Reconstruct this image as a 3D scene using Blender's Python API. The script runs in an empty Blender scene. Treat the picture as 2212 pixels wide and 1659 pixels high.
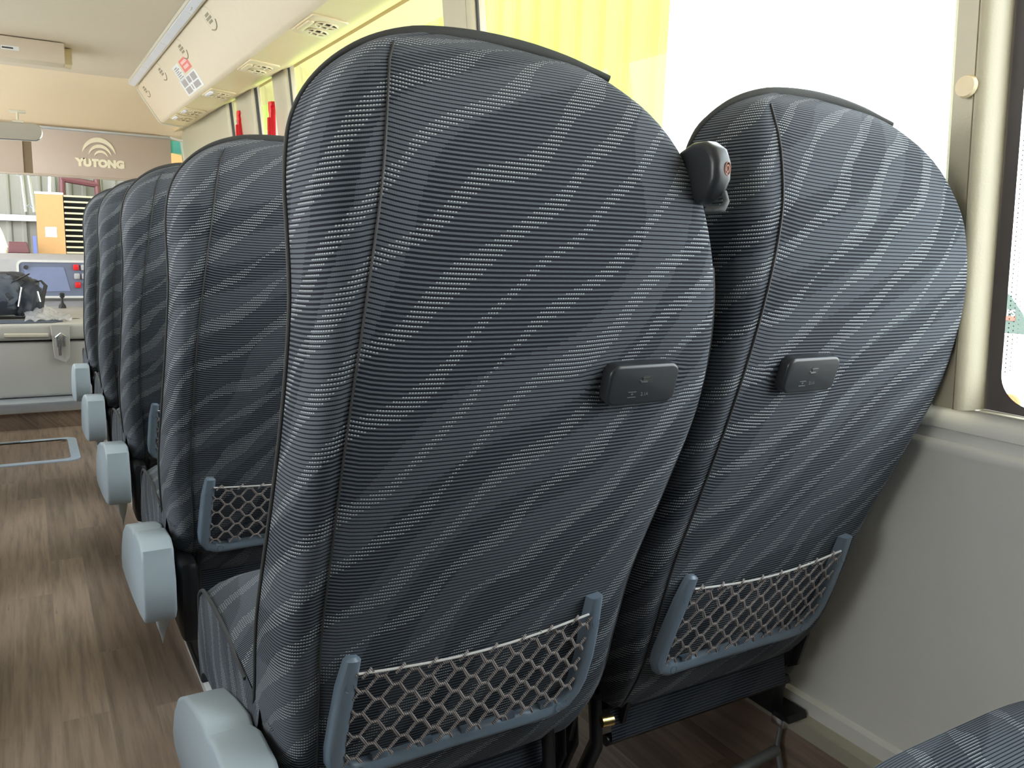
import bpy, bmesh, math, random
from mathutils import Vector, Matrix
random.seed(7)
scene = bpy.context.scene
C = scene.collection
PI = math.pi
FL = -1.0            # floor height (origin is at eye height)
PITCH = 0.76         # seat row spacing
SW = 0.487           # seat to seat spacing

# ---------------------------------------------------------------- helpers
def new_bm():
    bm = bmesh.new(); bm.loops.layers.uv.new('UVMap'); return bm

def obj(name, bm, m, parent=None, smooth=True, angle=40):
    me = bpy.data.meshes.new(name)
    bmesh.ops.recalc_face_normals(bm, faces=bm.faces[:])
    if smooth:
        for f in bm.faces: f.smooth = True
        lim = math.radians(angle)
        for e in bm.edges:
            if len(e.link_faces) == 2 and e.calc_face_angle(0) > lim: e.smooth = False
    bm.to_mesh(me); bm.free()
    for mm in (m if isinstance(m, (list, tuple)) else [m]): me.materials.append(mm)
    o = bpy.data.objects.new(name, me); C.objects.link(o)
    if parent: o.parent = parent
    return o

def empty(name, loc, rz=0):
    o = bpy.data.objects.new(name, None); C.objects.link(o)
    o.location = loc; o.rotation_euler = (0, 0, rz); o.empty_display_size = .05
    return o

def tag(o, label=None, cat=None, group=None, kind=None):
    if label: o['label'] = label
    if cat: o['category'] = cat
    if group: o['group'] = group
    if kind: o['kind'] = kind
    return o

def struct(name, bm, m, smooth=True):
    o = obj(name, bm, m, None, smooth); o['kind'] = 'structure'; return o

def uvbox(bm, faces=None, sc=1.0):
    uv = bm.loops.layers.uv.verify()
    for f in (faces or bm.faces):
        n = f.normal if f.normal.length > 0 else Vector((0, 0, 1))
        ax = max(range(3), key=lambda i: abs(n[i]))
        for l in f.loops:
            c = l.vert.co
            l[uv].uv = ((c.y, c.z) if ax == 0 else (c.x, c.z) if ax == 1 else (c.x, c.y))

def box(bm, lo, hi, bev=0.0, seg=2, M=None):
    r = bmesh.ops.create_cube(bm, size=1)
    vs = r['verts']
    for v in vs:
        v.co = Vector([(lo[i] + hi[i]) / 2 + v.co[i] * (hi[i] - lo[i]) for i in range(3)])
    if bev > 0:
        es = list({e for v in vs for e in v.link_edges})
        r2 = bmesh.ops.bevel(bm, geom=es, offset=bev, segments=seg, affect='EDGES', profile=.5, clamp_overlap=True)
        vs = list({v for f in r2['faces'] for v in f.verts} | {v for v in vs if v.is_valid})
        vs = [v for v in vs if v.is_valid]
    if M is not None:
        for v in vs: v.co = M @ v.co
    return vs

def tube(bm, pts, r, n=8, cap=True, closed=False, flat=None):
    """tube along pts; r number or list; flat=(scale_a, scale_b) squashes the section"""
    pts = [Vector(p) for p in pts]; N = len(pts)
    rs = r if isinstance(r, (list, tuple)) else [r] * N
    rings = []; up = None
    for i, p in enumerate(pts):
        a = pts[(i - 1) % N] if (i > 0 or closed) else p
        b = pts[(i + 1) % N] if (i < N - 1 or closed) else p
        t = (b - a).normalized() if (b - a).length > 1e-9 else Vector((0, 0, 1))
        if up is None:
            up = Vector((0, 0, 1)) if abs(t.z) < .9 else Vector((0, 1, 0))
        s = t.cross(up)
        if s.length < 1e-6: s = t.orthogonal()
        s.normalize(); up = s.cross(t).normalized()
        fa, fb = flat or (1, 1)
        rings.append([bm.verts.new(p + s * math.cos(2 * PI * k / n) * rs[i] * fa + up * math.sin(2 * PI * k / n) * rs[i] * fb) for k in range(n)])
    M = N if closed else N - 1
    for i in range(M):
        A, B = rings[i], rings[(i + 1) % N]
        for k in range(n):
            bm.faces.new((A[k], A[(k + 1) % n], B[(k + 1) % n], B[k]))
    if cap and not closed:
        bm.faces.new(rings[0][::-1]); bm.faces.new(rings[-1])

def prism(bm, poly, axis, a, b, bev=0.0, seg=2):
    """extrude 2D polygon; axis 'x': poly=(y,z), 'y': (x,z), 'z': (x,y)"""
    def P(u, v, w):
        return {'x': (w, u, v), 'y': (u, w, v), 'z': (u, v, w)}[axis]
    A = [bm.verts.new(P(u, v, a)) for u, v in poly]; B = [bm.verts.new(P(u, v, b)) for u, v in poly]
    n = len(poly)
    fs = [bm.faces.new(A), bm.faces.new(B[::-1])]
    for i in range(n):
        fs.append(bm.faces.new((A[i], B[i], B[(i + 1) % n], A[(i + 1) % n])))
    bmesh.ops.recalc_face_normals(bm, faces=fs)
    if bev > 0:
        es = list({e for f in fs[:2] for e in f.edges})
        r = bmesh.ops.bevel(bm, geom=es, offset=bev, segments=seg, affect='EDGES', profile=.5, clamp_overlap=True)
    return A + B

def rrect(cx, cz, w, h, r, n=5):
    out = []
    for qx, qz, a0 in ((1, 1, 0), (-1, 1, 90), (-1, -1, 180), (1, -1, 270)):
        for k in range(n + 1):
            a = math.radians(a0 + 90 * k / n)
            out.append((cx + qx * (w / 2 - r) + r * math.cos(a), cz + qz * (h / 2 - r) + r * math.sin(a)))
    return out

def sheet(bm, rows, uvs=None, closed=False):
    """grid of points rows[i][j]"""
    uv = bm.loops.layers.uv.verify()
    V = [[bm.verts.new(p) for p in r] for r in rows]
    for i in range(len(V) - 1):
        m = len(V[i])
        for j in range(m if closed else m - 1):
            j2 = (j + 1) % m
            f = bm.faces.new((V[i][j], V[i][j2], V[i + 1][j2], V[i + 1][j]))
            if uvs:
                jj = j + 1
                for l, q in zip(f.loops, ((i, j), (i, jj), (i + 1, jj), (i + 1, j))):
                    l[uv].uv = uvs[q[0]][q[1]]
    return V

def interp(tab, z):
    """smooth (Catmull) interpolation of [(z, value)...]"""
    n = len(tab)
    if z <= tab[0][0]: return tab[0][1]
    if z >= tab[-1][0]: return tab[-1][1]
    for i in range(n - 1):
        if z <= tab[i + 1][0]:
            x0, y0 = tab[i]; x1, y1 = tab[i + 1]; h = x1 - x0; t = (z - x0) / h
            def sl(k):
                if k <= 0: return (tab[1][1] - tab[0][1]) / (tab[1][0] - tab[0][0])
                if k >= n - 1: return (tab[-1][1] - tab[-2][1]) / (tab[-1][0] - tab[-2][0])
                return (tab[k + 1][1] - tab[k - 1][1]) / (tab[k + 1][0] - tab[k - 1][0])
            m0, m1 = sl(i), sl(i + 1)
            return ((2*t**3-3*t*t+1)*y0 + (t**3-2*t*t+t)*h*m0 + (-2*t**3+3*t*t)*y1 + (t**3-t*t)*h*m1)

def text_bm(bm, s, size, M, ext=.002, off=0.0, shear=0.0, align='CENTER', spacing=1.0):
    cu = bpy.data.curves.new('txt', 'FONT'); cu.body = s; cu.size = size; cu.extrude = ext; cu.offset = off
    cu.shear = shear; cu.align_x = align; cu.align_y = 'CENTER'; cu.resolution_u = 4; cu.space_character = spacing
    o = bpy.data.objects.new('txt', cu); C.objects.link(o)
    dg = bpy.context.evaluated_depsgraph_get()
    me = bpy.data.meshes.new_from_object(o.evaluated_get(dg)); me.transform(M)
    bm.from_mesh(me); bpy.data.objects.remove(o); bpy.data.curves.remove(cu); bpy.data.meshes.remove(me)

# ---------------------------------------------------------------- materials
class G:
    """tiny node graph helper"""
    def __init__(s, name):
        s.m = bpy.data.materials.new(name); s.m.use_nodes = True
        s.t = s.m.node_tree; s.n = s.t.nodes; s.l = s.t.links
        s.b = s.n['Principled BSDF']
    def node(s, typ, **kw):
        n = s.n.new(typ)
        for k, v in kw.items(): setattr(n, k, v)
        return n
    def put(s, sock, v):
        if isinstance(v, bpy.types.NodeSocket): s.l.new(v, sock)
        else: sock.default_value = v
    def m_(s, op, a, b=0.0, c=0.0, clamp=False):
        n = s.node('ShaderNodeMath', operation=op, use_clamp=clamp)
        s.put(n.inputs[0], a); s.put(n.inputs[1], b); s.put(n.inputs[2], c); return n.outputs[0]
    def mix(s, f, a, b):
        n = s.node('ShaderNodeMix', data_type='RGBA')
        s.put(n.inputs[0], f)
        s.put(n.inputs[6], a if isinstance(a, bpy.types.NodeSocket) else (*a, 1))
        s.put(n.inputs[7], b if isinstance(b, bpy.types.NodeSocket) else (*b, 1)); return n.outputs[2]
    def coord(s, which='Object', scale=None):
        o = s.node('ShaderNodeTexCoord').outputs[which]
        if scale:
            mp = s.node('ShaderNodeMapping'); mp.inputs['Scale'].default_value = scale
            s.l.new(o, mp.inputs[0]); return mp.outputs[0]
        return o
    def xyz(s, v):
        n = s.node('ShaderNodeSeparateXYZ'); s.l.new(v, n.inputs[0]); return n.outputs
    def vec(s, x, y, z=0.0):
        n = s.node('ShaderNodeCombineXYZ')
        for i, v in enumerate((x, y, z)): s.put(n.inputs[i], v)
        return n.outputs[0]
    def noise(s, v, scale=5, detail=2, rough=.5):
        n = s.node('ShaderNodeTexNoise'); s.l.new(v, n.inputs['Vector'])
        n.inputs['Scale'].default_value = scale; n.inputs['Detail'].default_value = detail; n.inputs['Roughness'].default_value = rough
        return n.outputs['Fac']
    def bump(s, h, strength=.3, dist=.001):
        n = s.node('ShaderNodeBump'); n.inputs['Strength'].default_value = strength; n.inputs['Distance'].default_value = dist
        s.l.new(h, n.inputs['Height']); s.l.new(n.outputs[0], s.b.inputs['Normal'])
    def set(s, col=None, rough=None, metal=None, spec=None):
        if col is not None:
            s.put(s.b.inputs['Base Color'], col if isinstance(col, bpy.types.NodeSocket) else (*col, 1))
        if rough is not None: s.put(s.b.inputs['Roughness'], rough)
        if metal is not None: s.b.inputs['Metallic'].default_value = metal
        if spec is not None: s.b.inputs['Specular IOR Level'].default_value = spec
        return s

def plain(name, col, rough=.5, metal=0.0, var=.06, scale=30, bump=0.0, bscale=900, spec=None):
    g = G(name); v = g.coord('Object')
    f = g.noise(v, scale, 3)
    a = tuple(c * (1 - var) for c in col); b = tuple(min(1, c * (1 + var)) for c in col)
    g.set(g.mix(f, a, b), rough, metal, spec)
    if bump: g.bump(g.noise(v, bscale, 2), bump, .0008)
    return g.m

def fabric(name, lo=(.005, .008, .014), hi=(.150, .168, .195), dash=(.50, .54, .55), p=.0045, swap=False, bands=True, bstr=.6):
    """ribbed jacquard: horizontal ribs, stepped diagonal bands of pale stitches; UV is in metres"""
    g = G(name)
    uv = g.xyz(g.coord('UV'))
    u, v = (uv[1], uv[0]) if swap else (uv[0], uv[1])
    rnd = g.node('ShaderNodeObjectInfo').outputs['Random']
    row = g.m_('FLOOR', g.m_('DIVIDE', v, p))
    fv = g.m_('FRACT', g.m_('DIVIDE', v, p))
    d = .0029
    ui = g.m_('FLOOR', g.m_('DIVIDE', u, d)); fu = g.m_('FRACT', g.m_('DIVIDE', u, d))
    uq = g.m_('MULTIPLY', ui, d); vq = g.m_('MULTIPLY', row, p)
    off = g.m_('MULTIPLY', rnd, 3.7)
    # drifting phase, wider and narrower bands
    nz = g.noise(g.vec(g.m_('ADD', g.m_('MULTIPLY', uq, 1.0), off), g.m_('MULTIPLY', vq, .8), off), 6.5, 1)
    nz2 = g.noise(g.vec(g.m_('ADD', uq, g.m_('MULTIPLY', off, 1.7)), vq, 2.0), 3.0, 0)
    w = g.m_('SUBTRACT', uq, g.m_('MULTIPLY', vq, 1.0))
    ph = g.m_('FRACT', g.m_('ADD', g.m_('ADD', g.m_('DIVIDE', w, .078), g.m_('MULTIPLY', nz, 1.5)), off))
    ph2 = g.m_('FRACT', g.m_('ADD', g.m_('ADD', g.m_('DIVIDE', w, .17), g.m_('MULTIPLY', nz2, 3.0)), off))
    nz3 = g.noise(g.vec(g.m_('ADD', uq, off), vq, 9.0), 11, 0)
    isdash = g.m_('LESS_THAN', ph, g.m_('MULTIPLY', g.m_('SUBTRACT', nz3, .10), .70))
    thick = g.m_('GREATER_THAN', ph2, .48)
    # rib height across the row
    wid = g.m_('ADD', .40, g.m_('MULTIPLY', thick, .20))
    cen = g.m_('ABSOLUTE', g.m_('SUBTRACT', fv, .5))
    ribm = g.m_('SUBTRACT', 1.0, g.m_('MULTIPLY', g.m_('DIVIDE', g.m_('SUBTRACT', cen, g.m_('MULTIPLY', wid, .5)), .10), 1.0), clamp=True)
    ribm = g.m_('MULTIPLY', ribm, g.m_('LESS_THAN', cen, .5))
    # fine weave squares
    wu = g.m_('FRACT', g.m_('DIVIDE', u, .00145))
    weave = g.m_('ADD', .62, g.m_('MULTIPLY', g.m_('GREATER_THAN', wu, .38), .38))
    fine = g.noise(g.vec(g.m_('MULTIPLY', u, 1.0), g.m_('MULTIPLY', v, 1.0)), 1400, 1)
    base = g.mix(g.m_('MULTIPLY', ribm, weave), lo, hi)
    base = g.mix(g.m_('MULTIPLY', fine, .35), base, (.035, .042, .055))
    if bands:
        dm = g.m_('MULTIPLY', isdash, g.m_('GREATER_THAN', fu, .42))
        band = g.m_('LESS_THAN', g.m_('ABSOLUTE', g.m_('SUBTRACT', fv, .66)), .13)
        base = g.mix(g.m_('MULTIPLY', dm, band), base, dash)
    g.set(base, .85, 0, .12)
    g.b.inputs['Sheen Weight'].default_value = .06
    g.b.inputs['Sheen Roughness'].default_value = .5
    g.bump(g.m_('ADD', ribm, g.m_('MULTIPLY', weave, .3)), bstr, .0012)
    return g.m

def wood(name):
    g = G(name)
    o = g.xyz(g.coord('Object'))
    W = .0875
    xi = g.m_('FLOOR', g.m_('DIVIDE', g.m_('ADD', o[0], .0775 + 8.75), W))
    fx = g.m_('FRACT', g.m_('DIVIDE', g.m_('ADD', o[0], .0775 + 8.75), W))
    wn = g.node('ShaderNodeTexWhiteNoise', noise_dimensions='1D'); g.l.new(xi, wn.inputs['W'])
    yy = g.m_('ADD', g.m_('DIVIDE', g.m_('ADD', o[1], 20.0), .95), g.m_('MULTIPLY', wn.outputs[0], 1.0))
    yi = g.m_('FLOOR', yy); fy = g.m_('FRACT', yy)
    wn2 = g.node('ShaderNodeTexWhiteNoise', noise_dimensions='2D'); g.l.new(g.vec(xi, yi), wn2.inputs['Vector'])
    tone = wn2.outputs[0]
    xz = g.m_('ADD', o[0], o[2])
    gr = g.noise(g.vec(g.m_('MULTIPLY', xz, 38), g.m_('ADD', g.m_('MULTIPLY', o[1], 2.2), g.m_('MULTIPLY', tone, 9)), g.m_('ADD', o[2], tone)), 1.6, 5, .62)
    gr2 = g.noise(g.vec(g.m_('MULTIPLY', xz, 160), g.m_('MULTIPLY', o[1], 5), tone), 1.5, 2)
    c = g.mix(tone, (.26, .185, .14), (.50, .37, .28))
    c = g.mix(g.m_('MULTIPLY', g.m_('SUBTRACT', gr, .42, clamp=True), 2.2), c, (.07, .05, .04))
    c = g.mix(g.m_('MULTIPLY', gr2, .25), c, (.30, .24, .19))
    seam = g.m_('MAXIMUM', g.m_('LESS_THAN', fx, .012), g.m_('LESS_THAN', fy, .0025))
    c = g.mix(g.m_('MULTIPLY', seam, .4), c, (.36, .28, .22))
    g.set(c, g.m_('ADD', .20, g.m_('MULTIPLY', gr, .25)), 0, .5)
    g.bump(gr2, .12, .0006)
    return g.m

def glass(name, tint=(.96, .98, .97), refl=1.0):
    g = G(name); g.n.remove(g.b)
    tr = g.node('ShaderNodeBsdfTransparent'); tr.inputs[0].default_value = (*tint, 1)
    gl = g.node('ShaderNodeBsdfGlossy'); gl.inputs['Roughness'].default_value = .02
    fr = g.node('ShaderNodeFresnel'); fr.inputs[0].default_value = 1.35
    mx = g.node('ShaderNodeMixShader')
    g.l.new(g.m_('MULTIPLY', fr.outputs[0], refl), mx.inputs[0]); g.l.new(tr.outputs[0], mx.inputs[1]); g.l.new(gl.outputs[0], mx.inputs[2])
    g.l.new(mx.outputs[0], g.n['Material Output'].inputs[0])
    return g.m

M = {}
M['fab'] = fabric('seat_fabric')
M['fab_c'] = fabric('cushion_fabric', swap=False)
M['skirt'] = fabric('skirt_fabric', hi=(.06, .065, .075), bands=False)
M['fab_side'] = fabric('cushion_side_fabric', swap=True)
M['fab_plain'] = plain('dark_seat_cloth', (.035, .04, .048), .8, var=.25, scale=600, bump=.5, bscale=1500)
M['band'] = plain('headrest_trim_cloth', (.045, .047, .045), .75, var=.15, scale=900, bump=.3, bscale=2500)
M['piping'] = plain('seat_piping', (.045, .048, .052), .6, var=.1)
M['pocket'] = plain('pocket_frame_plastic', (.165, .215, .27), .38, var=.04)
M['pocket_dark'] = plain('pocket_mark', (.07, .1, .13), .4)
M['cover'] = plain('seat_side_cover_plastic', (.40, .475, .52), .42, var=.03)
M['black'] = plain('black_steel', (.006, .007, .009), .42, var=.3)
M['blackpl'] = plain('black_plastic', (.028, .031, .036), .33, var=.08)
M['blackmat'] = plain('black_underseat_cloth', (.012, .013, .016), .85)
M['chrome'] = plain('bright_metal', (.75, .76, .78), .2, 1.0)
M['brass'] = plain('brass_bolt', (.8, .6, .25), .25, 1.0)
M['grey_steel'] = plain('grey_steel_tube', (.22, .24, .25), .35, .3)
M['cord'] = plain('elastic_cord', (.62, .60, .57), .5)
g = G('knitted_net'); o_ = g.xyz(g.coord('Object'))
st = g.m_('SINE', g.m_('MULTIPLY', g.m_('ADD', o_[0], g.m_('MULTIPLY', o_[2], .6)), 2600))
g.set(g.mix(g.m_('ADD', g.m_('MULTIPLY', st, .5), .5), (.12, .10, .095), (.46, .41, .39)), .7); g.bump(st, .6, .0006)
M['net'] = g.m
M['wood'] = wood('wood_vinyl_floor')
M['wall'] = plain('wall_panel_grey', (.78, .77, .72), .5, var=.03, scale=4, bump=.25, bscale=700)
M['pillar'] = plain('pillar_cream', (.50, .455, .33), .42, var=.03, bump=.35, bscale=260)
M['cream'] = plain('trim_cream', (.66, .61, .48), .3, var=.03)
M['ceil'] = plain('ceiling_panel', (.68, .57, .44), .6, var=.03, bump=.2, bscale=500)
M['duct'] = plain('duct_panel_beige', (.72, .60, .43), .5, var=.03, bump=.12, bscale=500)
M['strip'] = plain('service_strip_beige', (.70, .56, .30), .35, var=.03)
M['cap'] = plain('front_cap_warm_bounce', (.88, .70, .48), .5, var=.04, scale=3)  # beige like the other panels, made warmer to imitate sunlit bounce
M['ventpl'] = plain('vent_plastic', (.70, .58, .35), .3)
M['dark'] = plain('vent_dark', (.03, .025, .012), .7)
M['spk'] = plain('speaker_slots', (.30, .25, .15), .6)
M['led'] = plain('led_strip_diffuser', (.86, .85, .92), .25, var=.05, scale=9)
M['rail'] = plain('seat_rail_painted', (.50, .48, .38), .35, .2)
M['white'] = plain('white_plastic', (.80, .80, .78), .35)
M['alu'] = plain('aluminium', (.62, .66, .72), .3, .6)
M['red'] = plain('red_plastic', (.80, .02, .03), .35)
M['red_l'] = plain('red_sticker', (.80, .16, .12), .5)
M['ink'] = plain('printed_ink', (.38, .34, .33), .6)
M['gasket'] = plain('black_window_border', (.07, .06, .065), .55)
M['rubber'] = plain('gasket_rubber', (.03, .03, .03), .6)
M['glass'] = glass('window_glass')
M['glass_teal'] = glass('teal_sun_band', (.22, .78, .76), .5)
M['mirror'] = plain('mirror_glass', (.85, .85, .85), .04, 1.0, var=0)
M['board'] = plain('header_board_taupe', (.56, .47, .40), .5, var=.04, scale=6)
M['logo'] = plain('logo_cream', (.95, .90, .70), .4)
M['console'] = plain('console_fibreglass', (.52, .50, .46), .45, var=.05, scale=8, bump=.2, bscale=200)
M['dash'] = plain('dashboard_grey', (.50, .50, .52), .45)
M['dashpanel'] = plain('dash_panel_blue_grey', (.19, .22, .31), .35)
M['screen'] = plain('dash_display', (.27, .32, .50), .15)
M['bag'] = plain('bag_nylon', (.035, .042, .058), .5, var=.5, scale=18, bump=.3, bscale=300)
M['bag2'] = plain('bag_panel_blue', (.11, .13, .17), .55, var=.2)
M['plastic'] = plain('clear_plastic_wrap', (.80, .80, .83), .18, var=.03); M['plastic'].node_tree.nodes['Principled BSDF'].inputs['Alpha'].default_value = .5
M['frit'] = M['gasket']
M['orange'] = plain('orange_ring', (.34, .13, .08), .5)
M['shed'] = plain('shed_cladding', (.24, .225, .20), .6, var=.12, scale=3)
M['cardboard'] = plain('brown_board', (.46, .23, .095), .6, var=.06)
M['slat'] = plain('pale_slat', (.40, .33, .24), .5)
M['maroon'] = plain('maroon_paint', (.14, .045, .055), .5)
M['van'] = plain('white_van_paint', (.82, .82, .80), .3)
M['vanglass'] = plain('van_windscreen_green', (.13, .17, .15), .35)
M['concrete'] = plain('concrete_yard', (.62, .61, .58), .8, var=.1, scale=2)
M['blue'] = plain('blue_strap', (.12, .14, .5), .5)
# translucent yellow-green sheeting of the yard fence
g = G('fence_sheet'); v = g.coord('Object')
f = g.noise(v, 1.3, 4)
col = g.mix(f, (.255, .335, .065), (.32, .375, .10))
tl = g.node('ShaderNodeBsdfTranslucent'); g.l.new(col, tl.inputs[0])
df = g.node('ShaderNodeBsdfDiffuse'); g.l.new(col, df.inputs[0])
mx = g.node('ShaderNodeMixShader'); mx.inputs[0].default_value = .5
g.l.new(tl.outputs[0], mx.inputs[1]); g.l.new(df.outputs[0], mx.inputs[2]); g.l.new(mx.outputs[0], g.n['Material Output'].inputs[0])
M['fence'] = g.m

# ---------------------------------------------------------------- the seat
# measured outline of the backrest: height -> value (x across, y towards the front of the bus)
YR = [(-.69,.888),(-.62,.855),(-.52,.820),(-.42,.785),(-.30,.740),(-.18,.700),(-.06,.676),(.04,.674),(.10,.690),(.14,.710),(.17,.735),(.182,.750),(.198,.778)]
XS = [(-.69,.247),(-.62,.253),(-.52,.248),(-.42,.241),(-.30,.240),(-.18,.242),(-.06,.252),(.04,.266),(.10,.277),(.14,.287),(.17,.300),(.182,.315),(.198,.362)]
XR = [(-.69,.664),(-.62,.682),(-.52,.678),(-.42,.675),(-.30,.687),(-.18,.699),(-.06,.689),(.04,.664),(.10,.638),(.14,.610),(.17,.575),(.182,.550),(.190,.525),(.198,.480)]
XL = [(-.69,.238),(-.62,.221),(-.52,.207),(-.42,.200),(-.30,.202),(-.18,.206),(-.06,.211),(.04,.211),(.075,.2155),(.103,.2225),(.130,.2355),(.155,.256),(.1755,.283),(.1885,.312),(.198,.345)]
YF = [(-.69,.995),(-.62,1.0),(-.52,.935),(-.42,.885),(-.30,.83),(-.18,.785),(-.06,.765),(.04,.775),(.10,.795),(.14,.810),(.17,.812),(.182,.800),(.198,.789)]
PIV = Vector((0, .8803, -.0569))
def recline(a):
    return Matrix.Translation(PIV) @ Matrix.Rotation(a, 4, 'X') @ Matrix.Translation(-PIV)

def section(z):
    y, xs, xr, xl, yf = (interp(t, z) for t in (YR, XS, XR, XL, YF))
    pts = []; us = []
    nL = 14
    for k in range(nL):                                   # rounded left flank up to the seam
        t = k / nL * PI / 2
        pts.append((xs - (xs - xl) * math.cos(t) ** .55, y + (yf - y) * (1 - math.sin(t) ** .62)))
    pts.append((xs, y + .0025))                           # seam
    iseam = len(pts) - 1
    xe = xr - .055 * min(1, (xr - xs) / .3)
    nR = 26
    for k in range(1, nR + 1):
        t = k / nR
        x = xs + (xe - xs) * t
        pts.append((x, y - .006 * math.sin(PI * min(1, t * 1.0)) ** .6 + .004 * t))
    yq = min(y + .06, yf - .01)
    for k in range(1, 9):
        t = k / 8 * PI / 2
        pts.append((xe + (xr - xe) * math.sin(t) ** .8, y + .004 + (yq - y - .004) * (1 - math.cos(t) ** .9)))
    for k in range(1, 4):
        pts.append((xr - .004 * k / 3, yq + (yf - yq) * k / 3))
    for k in range(1, 12):                                # front face with side bolsters
        t = k / 12
        b = .5 - .5 * math.cos(2 * PI * t)
        pts.append((xr - .004 + (xl - xr + .004) * t, yf + .022 * math.sin(PI * t) ** .35 - .016 * b))
    u = [0.0]
    for i in range(1, len(pts)): u.append(u[-1] + math.hypot(pts[i][0] - pts[i - 1][0], pts[i][1] - pts[i - 1][1]))
    u.append(u[-1] + math.hypot(pts[-1][0] - pts[0][0], pts[-1][1] - pts[0][1]))
    u0 = u[iseam]
    return [(p[0], p[1], z) for p in pts], [a - u0 for a in u], iseam

SOCK = (.565, -.148)     # usb socket centre on the back
def back_y(z): return interp(YR, z)

def back_bm(sock_x=None):
    bm = new_bm()
    zs = [-.69, -.685, -.675, -.66, -.645, -.628]
    z = -.61
    while z < .12: zs.append(z); z += .0125
    zs += [.128, .138, .147, .155, .162, .168, .173, .178, .182, .186, .190, .194, .198]
    rows, uvs = [], []
    arc = 0; last = None
    for z in zs:
        p, u, isx = section(z)
        y = back_y(z)
        if last is not None: arc += math.hypot(z - last[0], y - last[1])
        last = (z, y)
        q = []
        for i, (a, b, c) in enumerate(p):
            # pull the bottom hem in a little
            if z < -.67: 
                k = (-.67 - z) / .02
                b = b + (.93 - b) * .14 * k
            # fabric puckers around the socket
            if sock_x is not None and isx < i < isx + 27:
                dd = math.hypot((a - sock_x) / .06, (z - SOCK[1]) / .035)
                b += .006 * math.exp(-dd * dd)
            q.append((a, b, c))
        rows.append(q)
        row = []
        for i, uu in enumerate(u):
            vv = arc
            vv -= .010 * math.exp(-abs(uu) / .035)          # ribs dip into the seam
            if sock_x is not None and uu > 0:
                xx = interp(XS, z) + uu
                dz = z - SOCK[1]; dx = (xx - sock_x) / .062
                vv -= .010 * math.exp(-dx ** 4) * math.copysign(1, dz) * math.exp(-abs(dz) / .03) * (1 if abs(dz) > .005 else 0)
            row.append((uu, vv))
        uvs.append(row)
    V = sheet(bm, rows, uvs, closed=True)
    bm.faces.new(V[0][::-1]); bm.faces.new(V[-1])
    # front face and caps use the plain dark cloth
    bm.faces.ensure_lookup_table()
    return bm

def trim_path():
    pts = [((interp(XL, z) - .001, interp(YF, z), z), .0024) for z in (-.66, -.62, -.57, -.52, -.47, -.42, -.36, -.30, -.24, -.18, -.12, -.06, 0, .04, .075)]
    pts += [((.222,.796,.103),.0027), ((.235,.802,.130),.003), ((.255,.802,.155),.0036), ((.281,.799,.1755),.0045), ((.310,.794,.1895),.0058),
            ((.345,.788,.198),.0075), ((.385,.783,.2015),.0075), ((.43,.780,.2015),.0075), ((.475,.778,.198),.0075),
            ((.515,.774,.1915),.0068), ((.545,.768,.184),.005), ((.566,.762,.1775),.004)]
    out = []; n = len(pts)
    for i in range(n - 1):
        P = [Vector(pts[max(0, min(n - 1, i + k))][0]) for k in (-1, 0, 1, 2)]
        for q in range(4):
            t = q / 4
            v = .5 * ((2 * P[1]) + (P[2] - P[0]) * t + (2 * P[0] - 5 * P[1] + 4 * P[2] - P[3]) * t * t + (3 * P[1] - P[0] - 3 * P[2] + P[3]) * t ** 3)
            out.append((tuple(v), pts[i][1] + (pts[i + 1][1] - pts[i][1]) * t))
    out.append(pts[-1]); return out

def right_piping():
    return [(interp(XR, z) - .005, interp(YR, z) + .030, z) for z in [-.685 + .02 * i for i in range(34)]]

def seam_path():
    return [(interp(XS, z), interp(YR, z) + .0008, z) for z in [-.685 + .02 * i for i in range(44)] if z < .175]

def net_bm():
    bm = new_bm()
    x0, x1, zt, zb = .279, .588, -.462, -.598
    A = .0165; lam = .0385
    def ysurf(x, z):
        t = max(0, min(1, (x - x0) / (x1 - x0)))
        return interp(YR, z) - .014 - .006 * math.sin(PI * t)
    def top(x):
        t = (x - x0) / (x1 - x0); return zt + .006 * t - .010 * math.sin(PI * t)
    k = 0; zc = zt - .002
    while zc > zb - A:
        pts = []; n = int((x1 - x0) / .0022)
        for i in range(n + 1):
            x = x0 + (x1 - x0) * i / n
            ph = x / lam + .5 * k
            tri = 1 - 4 * abs((ph % 1) - .5)
            s = max(-1, min(1, tri * 1.7))
            z = zc + A / 2 * s
            pts.append((x, z))
        seg = []
        for x, z in pts:
            lim = top(x)
            if z > lim + .002 or z < zb:
                if len(seg) > 1: tube(bm, seg, .0019, 6, flat=(1.3, .9))
                seg = []
            else: seg.append((x, ysurf(x, z), z))
        if len(seg) > 1: tube(bm, seg, .0019, 6, flat=(1.3, .9))
        zc -= A; k += 1
    # loops tied over the cord
    x = x0 + .012
    while x < x1 - .005:
        z = top(x)
        tube(bm, [(x - .005, ysurf(x, z) + .001, z - .006), (x - .001, ysurf(x, z) - .004, z + .001), (x + .004, ysurf(x, z) - .001, z + .004), (x + .007, ysurf(x, z) + .002, z - .004)], .0016, 5)
        x += lam * 1.0
    return bm, top, ysurf

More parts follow.
